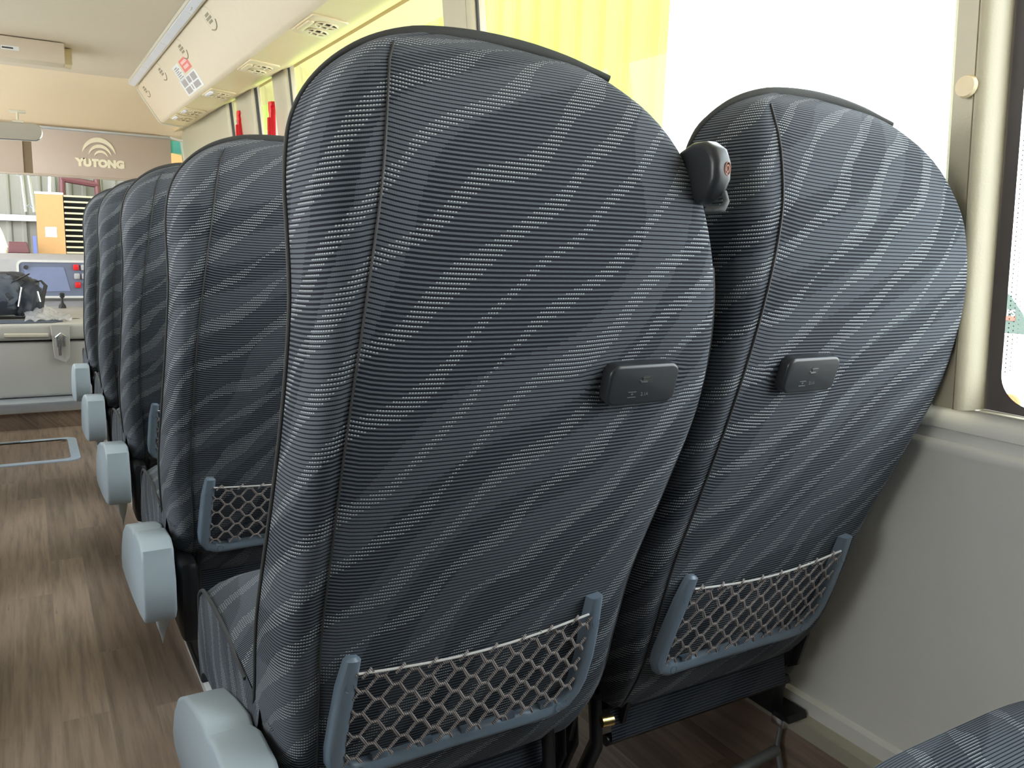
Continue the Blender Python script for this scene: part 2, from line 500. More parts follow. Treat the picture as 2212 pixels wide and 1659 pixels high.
def make_seat(side):
    """side 'aisle' or 'window'; built where the nearest aisle seat stands"""
    root = empty('coach_seat', (.455, .95, FL))
    inv = Matrix.Translation(-Vector((.455, .95, FL)))
    def part(name, bm, m, parent=root, **kw):
        o = obj(name, bm, m, None, **kw)
        if parent is root:
            o.parent = root; o.matrix_parent_inverse = Matrix(); o.data.transform(inv)
        else:
            o.parent = parent; o.matrix_parent_inverse = Matrix(); o.data.transform(inv)
        return o
    sx = .565 if side == 'aisle' else .347
    back = part('backrest', back_bm(sx), [M['fab']])
    bm = new_bm(); tp = trim_path(); tube(bm, [p for p, r in tp], [r for p, r in tp], 10)
    part('headrest_trim', bm, M['band'], back)['label'] = 'smooth dark trim band along the edge'
    bm = new_bm(); tube(bm, right_piping(), .0035, 8); part('piping', bm, M['piping'], back)
    bm = new_bm(); tube(bm, seam_path(), .0013, 6); part('seam', bm, M['rubber'], back)
    backparts = [back]
    # ---- net pocket
    bm = new_bm()
    prof = []
    L0, R0, ZT, ZB = .269, .594, -.445, -.612
    path = [(L0 + .006, ZT), (L0 + .003, -.48), (L0 + .001, -.53), (L0, -.57), (L0 + .002, ZB + .022), (L0 + .010, ZB + .007), (L0 + .026, ZB)]
    for i in range(1, 12): path.append((L0 + .026 + (R0 - L0 - .056) * i / 12, ZB + .002 * math.sin(PI * i / 12)))
    path += [(R0 - .026, ZB + .002), (R0 - .008, ZB + .010), (R0 + .002, ZB + .026), (R0 + .007, -.57), (R0 + .008, -.53), (R0 + .002, -.48), (R0 - .003, ZT + .010)]
    w, d = .0115, .008
    rings = []
    P = [Vector((x, 0, z)) for x, z in path]
    for i, p in enumerate(P):
        t = (P[min(i + 1, len(P) - 1)] - P[max(i - 1, 0)]).normalized()
        nrm = Vector((t.z, 0, -t.x))
        y = interp(YR, p.z) - .0075
        sc = .8 if i in (0, len(P) - 1) else 1
        ring = []
        for a, b in [(-1, 1.6), (-1, -.25), (-.72, -.9), (-.3, -1.1), (.3, -1.1), (.72, -.9), (1, -.25), (1, 1.6)]:
            q = p + nrm * a * w * sc
            ring.append((q.x, y + b * d * sc, q.z))
        rings.append(ring)
    rings.insert(0, [(x, y, z + .004) if j not in (0, 7) else (x, y, z + .003) for j, (x, y, z) in enumerate([(P[0].x + (r[0] - P[0].x) * .6, r[1] + .003, r[2]) for r in rings[0]])])
    V = sheet(bm, rings, None, closed=True); bm.faces.new(V[0][::-1]); bm.faces.new(V[-1])
    for i in range(5):        # little lugs that hold the net
        x = .315 + .058 * i; box(bm, (x, interp(YR, -.6) - .012, -.604), (x + .020, interp(YR, -.6) - .003, -.596), .001)
    pocket = part('net_pocket_frame', bm, M['pocket']); pocket['label'] = 'blue-grey plastic pocket frame'
    backparts.append(pocket)
    nb, top, ysurf = net_bm(); part('net', nb, M['net'], pocket)
    bm = new_bm(); tube(bm, [(.281 + .300 * i / 16, ysurf(.28 + .3 * i / 16, top(.281 + .300 * i / 16)) - .001, top(.281 + .300 * i / 16)) for i in range(17)], .0016, 8)
    part('elastic_cord', bm, M['cord'], pocket)
    for x, z in ((.272, -.478), (.597, -.475), (.30, -.612), (.575, -.607)):
        bm = new_bm()
        y = interp(YR, z) - .0165
        tube(bm, [(x + .0055 * math.cos(a * PI / 8), y, z + .0055 * math.sin(a * PI / 8)) for a in range(16)], .0004, 4, closed=True)
        part('screw_cap', bm, M['pocket_dark'], pocket)
    # ---- usb socket
    bm = new_bm()
    ys = interp(YR, SOCK[1]) - .002
    a = math.atan2(interp(YR, -.16) - interp(YR, -.136), -.024)
    tilt = math.atan2(interp(YR, -.17) - interp(YR, -.126), .044)
    Mx = Matrix.Translation((sx, ys, SOCK[1])) @ Matrix.Rotation(tilt, 4, 'X')
    vs = prism(bm, rrect(0, 0, .094, .046, .012, 6), 'y', -.013, .004, .0035, 3)
    for v_ in bm.verts: v_.co = Mx @ v_.co
    sock = part('usb_socket', bm, M['blackpl']); sock['label'] = 'small black USB socket plate'
    backparts.append(sock)
    bm = new_bm(); prism(bm, rrect(0, 0, .0145, .0075, .001, 2), 'y', -.0136, -.0125)
    for v_ in bm.verts: v_.co = Mx @ (v_.co + Vector((.004, 0, .007)))
    pt = part('usb_port', bm, M['rubber'], sock)
    bm = new_bm(); box(bm, (-.006, -.0142, .0032), (.003, -.0130, .0050)); box(bm, (-.005, -.0142, .0088), (.006, -.0134, .0096))
    for v_ in bm.verts: v_.co = Mx @ v_.co
    part('contact_tongue', bm, M['chrome'], sock)
    bm = new_bm()
    for z in (-.0075, -.0135): box(bm, (-.020, -.0134, z), (-.009, -.0128, z + .0006))
    text_bm(bm, '2.1A', .0055, Matrix.Translation((-.0145 + .017, -.0132, -.0105)) @ Matrix.Rotation(PI / 2, 4, 'X'), .0002)
    text_bm(bm, '+', .006, Matrix.Translation((-.0145, -.0132, -.0100)) @ Matrix.Rotation(PI / 2, 4, 'X'), .0002)
    for v_ in bm.verts: v_.co = Mx @ v_.co
    part('socket_marking', bm, M['grey_steel'], sock)
    # ---- cushion
    bm = new_bm()
    nx, ny = 18, 18; rows = []; uvs = []
    x0, x1, y0, y1 = .212, .672, .87, 1.325
    for i in range(ny + 1):
        y = y0 + (y1 - y0) * i / ny; r = []; q = []
        for j in range(nx + 1):
            x = x0 + (x1 - x0) * j / nx
            t = j / nx
            fr = .018 * (1 - (2 * t - 1) ** 4)
            yy = y + fr * (i / ny) ** 3
            z = -.562 + .022 * (1 - (2 * t - 1) ** 6) ** .8 - .020 * max(0, (i / ny - .85) / .15) ** 2 + .012 * math.sin(PI * i / ny)
            r.append((x, yy, z)); q.append((x, y))
        rows.append(r); uvs.append(q)
    sheet(bm, rows, uvs)
    # front drop
    last = rows[-1]
    fr = [[(x, y + .012 * math.sin(k / 6 * PI * .5) * 1.0 - .02 * (k / 6) ** 2, z - .125 * k / 6) for x, y, z in last] for k in range(7)]
    sheet(bm, fr, [[(p[0], y1 + .125 * k / 6) for p in r_] for k, r_ in enumerate(fr)])
    # bottom + back
    box(bm, (x0 + .006, .925, -.685), (x1 - .006, y1 - .02, -.60), .01)
    cush = part('seat_cushion', bm, M['fab_c'])
    for s_, X in ((0, x0), (1, x1)):
        bm = new_bm(); sg = -1 if s_ == 0 else 1
        rows = []; uvs = []
        for k in range(9):
            t = k / 8
            r = []; q = []
            for i in range(20):
                y = .93 + (y1 + .002 - .93) * i / 19
                ze = -.562 - .020 * max(0, (i / 19 - .85) / .15) ** 2 + .012 * math.sin(PI * i / 19)
                yy = y - (.03 * t * t if i > 15 else 0) * ((i - 15) / 4)
                r.append((X + sg * (.008 * math.sin(PI * min(1, t * 1.1) * .55)), yy, ze - .125 * t)); q.append((y, ze - .125 * t))
            rows.append(r); uvs.append(q)
        sheet(bm, rows, uvs)
        part('cushion_side', bm, M['fab_side'], cush)
        bm = new_bm()
        pth = [(X + sg * .001, 1.0 + (y1 + .004 - 1.0) * i / 19, -.560 - .020 * max(0, (i / 19 - .85) / .15) ** 2 + .012 * math.sin(PI * i / 19)) for i in range(20)]
        pth += [(X + sg * .001, y1 + .006, -.60), (X + sg * .001, y1 + .002, -.64)]
        tube(bm, pth, .0030, 8)
        part('cushion_piping', bm, M['piping'], cush)
    # ---- under frame
    bm = new_bm()
    box(bm, (.235, .93, -.715), (.66, 1.28, -.690), .004)
    tube(bm, [(.235, .905, -.747), (.635, .905, -.747)], .009, 10)
    tube(bm, [(.25, 1.22, -.73), (.66, 1.22, -.73)], .012, 10)
    for x in (.262, .650):          # recliner hinge plates joining back and base
        prism(bm, [(.875, -.60), (.90, -.585), (.945, -.61), (.99, -.67), (.985, -.735), (.93, -.745), (.895, -.72), (.88, -.66)], 'x', x - .004, x + .004, .001)
    part('seat_frame', bm, M['black'])
    bm = new_bm()
    sheet(bm, [[(x, .893 + .012 * math.sin(PI * (z + .745) / .15), z) for x in (.240, .35, .5, .620)] for z in (-.60, -.65, -.70, -.745)],
          [[(x, z) for x in (.240, .35, .5, .620)] for z in (-.60, -.65, -.70, -.745)])
    part('rear_skirt', bm, M['skirt'])
    if side == 'aisle':
        bm = new_bm()
        prism(bm, [(.80, -.60), (.803, -.580), (.83, -.568), (.90, -.572), (.94, -.588), (.955, -.582), (1.03, -.600), (1.10, -.622), (1.16, -.655), (1.205, -.70),
                   (1.228, -.742), (1.215, -.765), (1.15, -.765), (1.0, -.752), (.88, -.735), (.80, -.718), (.787, -.70), (.785, -.64)], 'x', .150, .207, .0055, 3)
        cv = part('side_cover', bm, M['cover']); cv['label'] = 'pale blue-grey plastic side cover'
        bm = new_bm()   # pointed lower tab
        prism(bm, [(.815, -.715), (.99, -.745), (.94, -.770), (.905, -.800), (.893, -.822), (.878, -.80), (.86, -.765)], 'x', .176, .200, .004, 2)
        for v_ in bm.verts:
            k = max(.08, min(1, (v_.co.z + .825) / .085)); v_.co.x = .192 + (v_.co.x - .192) * k; v_.co.z += .012 if v_.co.z < -.79 else 0
        part('cover_tab', bm, M['cover'], cv)
        bm = new_bm()   # shallow hand recess on the outer face
        prism(bm, [(1.215, -.735), (1.19, -.70), (1.12, -.67), (1.04, -.66), (.96, -.672), (.93, -.69), (1.0, -.70), (1.1, -.725)], 'x', .1512, .1525)
        part('hand_recess', bm, M['cover'], cv)
        bm = new_bm()   # floor leg
        prism(bm, [(1.05, -.70), (1.22, -.70), (1.21, -.84), (1.20, -.978), (1.08, -.978), (1.08, -.90), (1.06, -.80)], 'x', .285, .312, .005, 2)
        prism(bm, [(1.02, -.962), (1.25, -.962), (1.26, -.978), (1.01, -.978)], 'x', .280, .330, .002, 1)
        box(bm, (.218, .815, -.785), (.252, .925, -.62), .014)
        part('floor_leg', bm, M['black'])
        bm = new_bm()   # centre stay bars near the neighbour seat
        for x, dy in ((.600, 0), (.632, .02), (.664, .035), (.690, .01)):
            tube(bm, [(x, .885 + dy, -.66), (x, .875 + dy, -.73), (x - .008, .90 + dy, -.80), (x - .02, .93 + dy, -.88), (x - .02, .95 + dy, -.975)], .011, 8, flat=(.6, 1.4))
        box(bm, (.56, .90, -.998), (.70, 1.06, -.975), .003)
        part('centre_leg', bm, M['black'])
        bm = new_bm(); tube(bm, [(.672, .853, -.672), (.690, .850, -.672)], .008, 12); part('hinge_bolt', bm, M['brass'])
    else:
        bm = new_bm()   # wall side bracket standing on the rail
        prism(bm, [(.893, -.66), (.96, -.64), (1.02, -.70), (1.045, -.78), (1.04, -.834), (.935, -.834), (.935, -.80), (.93, -.77), (.905, -.71)], 'x', .640, .672, .005, 2)
        prism(bm, [(.905, -.826), (1.06, -.826), (1.07, -.8375), (.90, -.8375)], 'x', .645, .697, .002, 1)
        part('wall_bracket', bm, M['black'])
        bm = new_bm(); prism(bm, rrect(.985, -.80, .018, .032, .008, 4), 'x', .674, .677); part('lock_window', bm, M['cord'])
        # belt guide high on the left flank
        bm = new_bm()
        prism(bm, [(.652, .072), (.653, .090), (.660, .104), (.674, .112), (.692, .112), (.712, .104), (.724, .085), (.720, .064), (.700, .050), (.678, .047), (.660, .056)], 'x', .136, .163, .008, 4)
        bg = part('belt_guide', bm, M['blackpl']); bg['label'] = 'black plastic seat belt guide'
        backparts.append(bg)
        bm = new_bm()
        for rr, ww in ((.0068, .0007), (.0035, .0012)):
            tube(bm, [(.1535 + .55 * rr * math.cos(k * PI / 12), .6522 + (.0006 if rr < .005 else 0), .083 + rr * math.sin(k * PI / 12)) for k in range(24)], ww, 6, closed=True)
        part('belt_emblem', bm, M['orange'], bg)
        bm = new_bm(); tube(bm, [(.158, .660, .060), (.158, .655, .050), (.152, .653, .042), (.142, .656, .040), (.138, .664, .040)], .0032, 10, flat=(1.2, .8))
        part('belt_loop', bm, M['piping'], bg)
    root['_back'] = 1
    return root, backparts

def copy_tree(o, parent=None):
    c = o.copy(); C.objects.link(c); c.parent = parent
    for ch in list(o.children): copy_tree(ch, c)
    return c

def pose(root, a, lower=1.0):
    inv = Matrix.Translation(-Vector((.455, .95, FL)))
    H = Matrix.Translation((0, 0, -.69)) @ Matrix.Diagonal((1, 1, lower, 1)) @ Matrix.Translation((0, 0, .69))   # headrest height
    R_ = inv @ recline(a) @ H @ inv.inverted()
    for ch in root.children:
        n = ch.name.split('.')[0]
        if n in ('backrest', 'net_pocket_frame', 'usb_socket', 'belt_guide'): ch.matrix_local = R_

aisle, _ = make_seat('aisle'); window, _ = make_seat('window')
base_loc = Vector((.455, .95, FL))
AL = ['nearest aisle-side coach seat, large dark ribbed backrest with net pocket and USB socket',
      'second aisle-side coach seat forward, half hidden behind the big nearest backrest',
      'third aisle-side coach seat forward, dark backrest seen at a narrow angle',
      'fourth aisle-side coach seat forward, thin dark backrest sliver',
      'frontmost aisle-side coach seat, farthest backrest beside the driver console']
AW = ['window-side coach seat beside the cream pillar, backrest with net pocket and black belt guide',
      'window-side coach seat one row ahead of the nearest pair', 'window-side coach seat two rows ahead of the nearest pair',
      'window-side coach seat three rows ahead of the nearest pair', 'window-side coach seat in the frontmost row by the wall']
ang = [-.0215, .0393, .0393, .0393, .0393]
a_proto = [aisle] + [copy_tree(aisle) for _ in range(4)]
w_proto = [window] + [copy_tree(window) for _ in range(5)]
for k in range(5):
    o = a_proto[k]; o.location = base_loc + Vector((0, PITCH * k, 0)); pose(o, ang[k], 1 if k == 0 else .966); tag(o, AL[k], 'coach seat', 'dark ribbed coach seats along the right side')
    o = w_proto[k]; o.location = base_loc + Vector((SW, PITCH * k, 0)); pose(o, 0.0 if k == 0 else .03, 1 if k == 0 else .966); tag(o, AW[k], 'coach seat', 'dark ribbed coach seats along the right side')
o = w_proto[5]; o.location = base_loc + Vector((SW - .01, -.84, 0)); pose(o, 0.0)
tag(o, 'coach seat cushion corner at lower right edge, nearest the wall behind the others', 'coach seat', 'dark ribbed coach seats along the right side')
for o in a_proto + w_proto:
    if '_back' in o: del o['_back']

# the bus has more of the same seats across the aisle and behind the viewer; unseen, added to darken the lower seat backs
for k in range(-2, 5):
    for xx in (-.93, -.93 - SW):
        if k < 0 and xx < -9: continue
        o = copy_tree(w_proto[1]); o.location = base_loc + Vector((xx - .02, PITCH * k - (.08 if k < 0 else 0), 0))
        tag(o, 'dark ribbed coach seat across the aisle, outside the picture', 'coach seat', 'coach seats across the aisle')
for x, yy in ((0, -.84), (0, -1.62), (SW, -1.62)):
    o = copy_tree(w_proto[1]); o.location = base_loc + Vector((x, yy, 0))
    tag(o, 'dark ribbed coach seat behind the viewer, outside the picture', 'coach seat', 'coach seats behind the viewer')

# ---------------------------------------------------------------- shell of the bus
Y0, Y1 = -1.6, 7.1
def wx(z):      # inner wall face leans in above the sill
    return 1.2 if z < -.25 else 1.2 - (z + .25) * .098
bm = new_bm(); box(bm, (-1.35, Y0, FL - .05), (1.2, 4.66, FL)); uvbox(bm); struct('floor', bm, M['wood'], False)
bm = new_bm(); box(bm, (-1.35, 4.66, FL - .05), (1.2, 4.72, -.915)); struct('trim_1', bm, M['wood'], False)      # riser of the front step
bm = new_bm(); box(bm, (-1.35, 4.645, -.915), (1.18, 4.80, -.862), .006); struct('trim_2', bm, M['alu'])                 # metal nosing
bm = new_bm(); box(bm, (-1.35, 4.80, FL - .05), (1.2, Y1, -.87)); struct('trim_3', bm, M['wood'], False)          # driver's platform
# right wall below the windows
bm = new_bm()
prism(bm, [(1.30, FL - .05), (1.30, -.225), (1.215, -.222), (1.205, -.226), (1.196, -.236), (1.192, -.25), (1.193, -.2585), (1.197, -.2595), (1.199, -.262),
           (1.199, -.278), (1.194, -.281), (1.192, -.286), (1.194, -.297), (1.200, -.305), (1.200, -.806), (1.194, -.808), (1.190, -.812), (1.190, -.829), (1.19, FL - .05)], 'y', Y0, Y1)
struct('wall_right', bm, M['wall'])
bm = new_bm(); box(bm, (1.176, Y0, FL), (1.190, 4.66, -.868)); struct('baseboard_right', bm, M['wood'], False)     # floor covering turned up the wall
bm = new_bm(); prism(bm, [(1.19, -.838), (1.168, -.838), (1.165, -.841), (1.165, -.868), (1.19, -.868)], 'y', Y0, 4.6); struct('trim_4', bm, M['rail'])
bm = new_bm(); box(bm, (1.196, -1.0, -.224), (1.30, Y1, -.2225)); struct('trim_5', bm, M['cream'])
# aisle side floor rail under the seats
bm = new_bm(); prism(bm, [(.284, FL), (.284, -.982), (.287, -.979), (.330, -.979), (.333, -.982), (.333, FL)], 'y', Y0, 4.64); struct('trim_6', bm, M['white'])
bm = new_bm(); box(bm, (.300, 2.02, -.979), (.340, 2.6, -.9785)); tag(obj('tape_strip', bm, plain('yellow_tape', (.75, .8, .1), .5)), 'short yellow strip on the white floor rail under the second seat', 'tape')
# pillars
def pillar(n, ya, yb, dep=.035):
    bm = new_bm()
    rows = []
    for z in [-.222 + (.79 + .222) * i / 12 for i in range(13)]:
        x = wx(z)
        e = .018
        xi = x - dep
        rows.append([(x + .018, ya, z), (x + .004, ya, z), (xi + .012, ya + .004, z), (xi + .002, ya + .012, z), (xi + .001, ya + .0155, z), (xi + .0045, ya + .0165, z), (xi + .001, ya + .0175, z), (xi + .001, ya + (yb - ya) * .30, z), (xi + .006, ya + (yb - ya) * .33, z),
                     (xi + .006, yb - .012, z), (xi + .016, yb - .002, z), (x + .004, yb, z), (x + .018, yb, z)])
    sheet(bm, rows)
    return struct('trim_%d' % n, bm, M['pillar'])
def pillar_wide(n, ya, yb):
    return pillar(n, ya, yb, .03)
pillar(10, .674, .735); pillar(11, 2.12, 2.30); pillar_wide(12, 3.95, 4.20); pillar_wide(13, 4.60, 5.0); pillar_wide(14, 5.22, 7.0)
bm = new_bm(); tube(bm, [(wx(.24) - .0345, .700, .228), (wx(.24) - .040, .700, .228)], [.0155, .0135], 20)
tag(obj('screw_cap', bm, M['ventpl']), 'round cream cap on the nearest window pillar', 'cap')
bm = new_bm(); box(bm, (1.13, Y0, .765), (1.30, Y1, .80)); 
prism(bm, [(1.095, .755), (1.102, .785), (1.3, .80), (1.3, .86), (1.02, .86), (1.02, .735)], 'y', Y0, Y1)
struct('trim_7', bm, M['strip'])
# panes: each pane a window with black border
def pane(n, ya, yb, frit=.0, m='glass'):
    zb, zt = -.222, .77
    xo = .022
    bm = new_bm()
    a, b = wx(zb) + xo, wx(zt) + xo
    rows = [[(a, ya, zb), (a, yb, zb)], [(b, ya, zt), (b, yb, zt)]]
    sheet(bm, rows)
    w = struct('window_%d' % n, bm, M[m], False)
    return w
pane(1, -1.2, .675); pane(2, .735, 2.12); pane(3, 2.30, 3.95); pane(4, 4.20, 4.60); pane(5, 5.0, 5.22)
# black ceramic border with dots on the nearest pane
def border(name, ya, yb, fade, R=.045):
    bm = new_bm(); zb, zt = -.222, .77; xo = .020
    def P(y, z): return (wx(z) + xo, y, z)
    yi = yb - .018      # inner edge towards the back of the bus
    n = 60
    # vertical band (front end of the pane) with rounded lower corner, and a band along the sill
    def inner(z):
        zz = z - (zb + .012)
        if zz < R: return yi - (R - math.sqrt(max(0, R * R - (R - zz) ** 2))) if zz > 0 else None
        return yi
    zs = [zb + .012 + R * (1 - math.cos(k / 10 * PI / 2)) for k in range(11)] + [zb + .012 + R + (zt - zb - .012 - R) * k / 14 for k in range(1, 15)]
    rows = [[P(inner(z) if inner(z) else yi - R, z), P(yb + .01, z)] for z in zs]
    sheet(bm, rows)
    sheet(bm, [[P(ya, zb), P(yb + .01, zb)], [P(ya, zb + .012), P(yb + .01, zb + .012)]])
    k = 0
    z = zb + .06
    while z < .40:
        for c in range(3):
            r = .0011 - .00025 * c
            yy = yi - .005 - .0065 * c; zz = z + (.0032 if c % 2 else 0)
            vs = [bm.verts.new(P(yy + r * math.cos(q * PI / 3), zz + r * math.sin(q * PI / 3))) for q in range(6)]
            bm.faces.new(vs)
        z += .0064
    o = struct(name, bm, M['frit'], False); return o
border('trim_8', -1.2, .672, True)
# thin black gaskets at the front ends of the other panes
bm = new_bm()
for ya in (2.30, 4.60, 5.22):
    for dy in (0,):
        tube(bm, [(wx(-.2) - .0, ya - .004 + dy, -.22), (wx(.3), ya - .004, .3), (wx(.77), ya - .004, .765)], .004, 6)
for ya in (2.12, 3.95, 4.60, 5.22): tube(bm, [(wx(-.2) - .006, ya + .0, -.22), (wx(.77) - .006, ya, .765)], .005, 6)
struct('trim_9', bm, M['rubber'])
# ceiling
bm = new_bm(); box(bm, (-1.3, Y0, .962), (.72, 6.1, .99)); struct('ceiling', bm, M['ceil'], False)
# lit diffuser strip along the ceiling edge
bm = new_bm(); prism(bm, [(.648, .9615), (.652, .950), (.696, .940), (.706, .9425), (.712, .955), (.712, .9615)], 'y', -1.2, 6.20)
st = tag(obj('light_strip', bm, M['cream']), 'long ceiling light strip with pale lilac diffuser between ceiling and air duct', 'light strip')
bm = new_bm()
for i in range(10):
    ya = -1.1 + i * .732
    prism(bm, [(.657, .950), (.658, .9465), (.694, .9385), (.696, .941)], 'y', ya, ya + .728)
obj('diffuser', bm, M['led'], st)
bm = new_bm(); box(bm, (.672, 3.92, .9405), (.679, 3.98, .9425), .0008); obj('sticker', bm, M['white'], st)['label'] = 'white scrap of tape'
# duct
DP = [(.712, .985), (.712, .955), (.722, .935), (.742, .902), (.792, .826), (.848, .742), (.858, .733), (.870, .729), (.985, .719), (1.0, .7175), (1.012, .7205), (1.022, .722), (1.035, .728), (1.06, .742), (1.095, .757), (1.10, .99)]
bm = new_bm(); prism(bm, DP[:8] + [(.870, .985)], 'y', Y0, 6.28); struct('trim_20', bm, M['duct'])
bm = new_bm(); prism(bm, [(.870, .985)] + DP[7:], 'y', Y0, 6.28); struct('trim_21', bm, M['strip'])
bm = new_bm(); tube(bm, [(x, 6.285, z - .002) for x, z in DP[1:10]], .009, 8); struct('trim_22', bm, M['cream'])
def pnl(u, y, off=0.0):   # point on duct face; u 0..1 from light strip to crease
    a = Vector((.722, 0, .935)); b = Vector((.848, 0, .742)); n = Vector((-.193, 0, -.126)).normalized()
    p = a + (b - a) * u + n * off; return Vector((p.x, y, p.z))
def panel_frame(u, y):   # matrix: local x along +y, local y up the panel, z out of the panel
    up = (pnl(0, 0) - pnl(1, 0)).normalized(); n = Vector((-.193, 0, -.126)).normalized(); X = up.cross(n)
    m_ = Matrix((X, up, n)).transposed().to_4x4(); m_.translation = pnl(u, y); return m_
# speakers
for k, y in enumerate((.95, 1.68, 2.42, 3.16, 3.90, 4.62, 5.34, 6.07)):
    Mf = panel_frame(.155 if k < 9 else .2, y)
    root = empty('duct_speaker', Mf.translation); inv = Matrix.Translation(-Mf.translation)
    bm = new_bm()
    prism(bm, [(.046 * math.cos(a * PI / 12), .046 * math.sin(a * PI / 12)) for a in range(24)], 'z', -.001, .0015, .0008, 1)
    for v_ in bm.verts: v_.co = inv @ Mf @ Vector((v_.co.x * 1.7, v_.co.y, v_.co.z))
    obj('speaker_rim', bm, M['duct'], root)
    bm = new_bm()
    for i, hw in ((-1, .020), (0, .027), (1, .020)):
        box(bm, (-hw, i * .015 - .0055, .0012), (hw, i * .015 + .0055, .0022), .0005, 1)
    for v_ in bm.verts: v_.co = inv @ Mf @ Vector((v_.co.x * 1.7, v_.co.y, v_.co.z))
    obj('slots', bm, M['spk'], root)
    bm = new_bm()
    tube(bm, [(.050 * math.cos(a) * 1.0, .050 * math.sin(a), .001) for a in [-2.2 + 1.8 * i / 10 for i in range(11)]], .003, 6)
    for v_ in bm.verts: v_.co = inv @ Mf @ Vector((v_.co.x * 1.7, v_.co.y, v_.co.z))
    obj('rim_groove', bm, M['spk'], root)
    names = ['at the near end of the duct', 'second from the near end', 'third from the near end', 'fourth from the near end', 'largest seen, beside the ceiling light strip', 'just above the red sticker', 'just beyond the stickers', 'farthest, by the front corner of the duct']
    tag(root, 'round slotted beige speaker in the duct panel, ' + names[k], 'speaker', 'round speakers along the air duct')
# stickers
def sticker(name, u0, u1, y0, y1, m, label, marks, skew=0):
    Mf = panel_frame((u0 + u1) / 2, (y0 + y1) / 2)
    L = abs(u1 - u0) * .2305; W = abs(y1 - y0)
    root = empty(name, Mf.translation); inv = Matrix.Translation(-Mf.translation)
    sg = 1
    bm = new_bm(); box(bm, (-W / 2, -L / 2, .0002), (W / 2, L / 2, .0012))
    for v_ in bm.verts: v_.co = inv @ Mf @ v_.co
    obj('label_sheet', bm, m, root, smooth=False)
    bm = new_bm()
    for a, b, c, d in marks: box(bm, (a * W, b * L, .0012), (c * W, d * L, .0017))
    for v_ in bm.verts: v_.co = inv @ Mf @ v_.co
    mk = obj('print', bm, M['ink'] if m is not M['red_l'] else M['pinkish'], root, smooth=False)
    tag(root, label, 'sticker')
    return root, inv, Mf
M['pinkish'] = plain('pale_print', (.85, .50, .45), .5)
sticker('notice_sticker', .27, .62, 4.88, 5.05, M['white'], 'narrow white notice sticker left of the red sticker on the duct', [(-.35, -.4 + .13 * i, .35 - .2 * (i % 2), -.33 + .13 * i) for i in range(6)])
sticker('warning_sticker', .28, .55, 4.63, 4.84, M['red_l'], 'small red warning sticker above the white instruction sticker', [(-.35, .1, .35, .32), (-.3, -.30, .3, -.05)])
sticker('instruction_sticker', .60, .98, 4.62, 5.08, M['white'], 'large white instruction sticker with grey boxes of text on the duct', [(-.42, .02, -.15, .42), (-.08, .05, .10, .42), (.16, .02, .42, .42), (-.42, -.42, -.12, -.06), (-.05, -.35, 0, -.06), (.08, -.40, .40, -.06)])
# service vents
def vent(y, label, lamp=0):
    root = empty('service_vent', (.935, y, .722)); 
    bm = new_bm(); prism(bm, rrect(0, 0, .128, .27, .016, 5), 'z', -.006, .003, .003, 2)
    tilt = Matrix.Rotation(math.atan2(.010, .115), 4, 'Y')
    for v_ in bm.verts: v_.co = tilt @ v_.co
    obj('panel', bm, M['ventpl'], root)
    bm = new_bm(); prism(bm, rrect(-.048, .0, .022, .15, .010, 4), 'z', -.013, -.005, .003, 2)
    for v_ in bm.verts: v_.co = tilt @ v_.co
    obj('reading_lamp', bm, M['ventpl'] if lamp == 0 else M['led'], root)
    bm = new_bm(); bm2 = new_bm(); bm3 = new_bm()
    for yy in (-.055, .055):
        c = Vector((.008, yy, -.006))
        bmesh.ops.create_circle(bm2, cap_ends=True, segments=24, radius=.036, matrix=Matrix.Translation(c + Vector((0, 0, -.0008))))
        tube(bm, [c + Vector((.038 * math.cos(a * PI / 12), .038 * math.sin(a * PI / 12), -.001)) for a in range(24)], .004, 6, closed=True)
        for s_ in (-.33, .33): tube(bm, [c + Vector((s_ * .038, -.036, -.003)), c + Vector((s_ * .038, .036, -.003))], .0035, 6)
        tube(bm, [c + Vector((-.036, 0, -.003)), c + Vector((.036, 0, -.003))], .0045, 6)
    for b_ in (bm, bm2):
        for v_ in b_.verts: v_.co = tilt @ v_.co
    obj('nozzle_hole', bm2, M['dark'], root, smooth=False); obj('nozzle_grille', bm, M['ventpl'], root)
    tag(root, label, 'air vent', 'service panels with lamp and air nozzles')
vent(2.09, 'service vent panel nearest the viewer, above the near row')
vent(2.98, 'service vent panel with dark air nozzles, largest one visible')
vent(3.86, 'service vent panel, second visible, beside the window pillar', 0)
vent(4.72, 'service vent panel with white lamp, below the instruction sticker', 1)
vent(5.52, 'service vent panel near the front corner, glinting', 1)
vent(5.86, 'foremost service vent panel at the very end of the duct', 1)
# left side and rear of the bus (lets in the light of its windows)
bm = new_bm(); box(bm, (-1.35, Y0, FL), (-1.25, Y1, -.22)); box(bm, (-1.35, Y0, .72), (-1.25, Y1, 1.0))
box(bm, (-1.35, Y0, -.22), (-1.25, .12, .72))  # closed stretch added behind the viewer to keep side light off the backs
for ya in (1.6, 3.1, 4.6, 6.0): box(bm, (-1.35, ya, -.22), (-1.25, ya + .12, .72))
struct('wall_left', bm, M['wall'], False)
bm = new_bm(); box(bm, (-1.35, Y0 - .1, FL), (1.3, Y0, 1.0)); struct('wall_back', bm, plain('charcoal_light_absorber', (.03, .032, .036), .9), False)  # unseen rear wall, coloured dark to cut fill on the seat backs
bm = new_bm(); prism(bm, [(-1.3, .99), (-.6, .99), (-.6, .955), (-.85, .75), (-1.3, .72)], 'y', Y0, 6.2); struct('trim_23', bm, M['duct'])
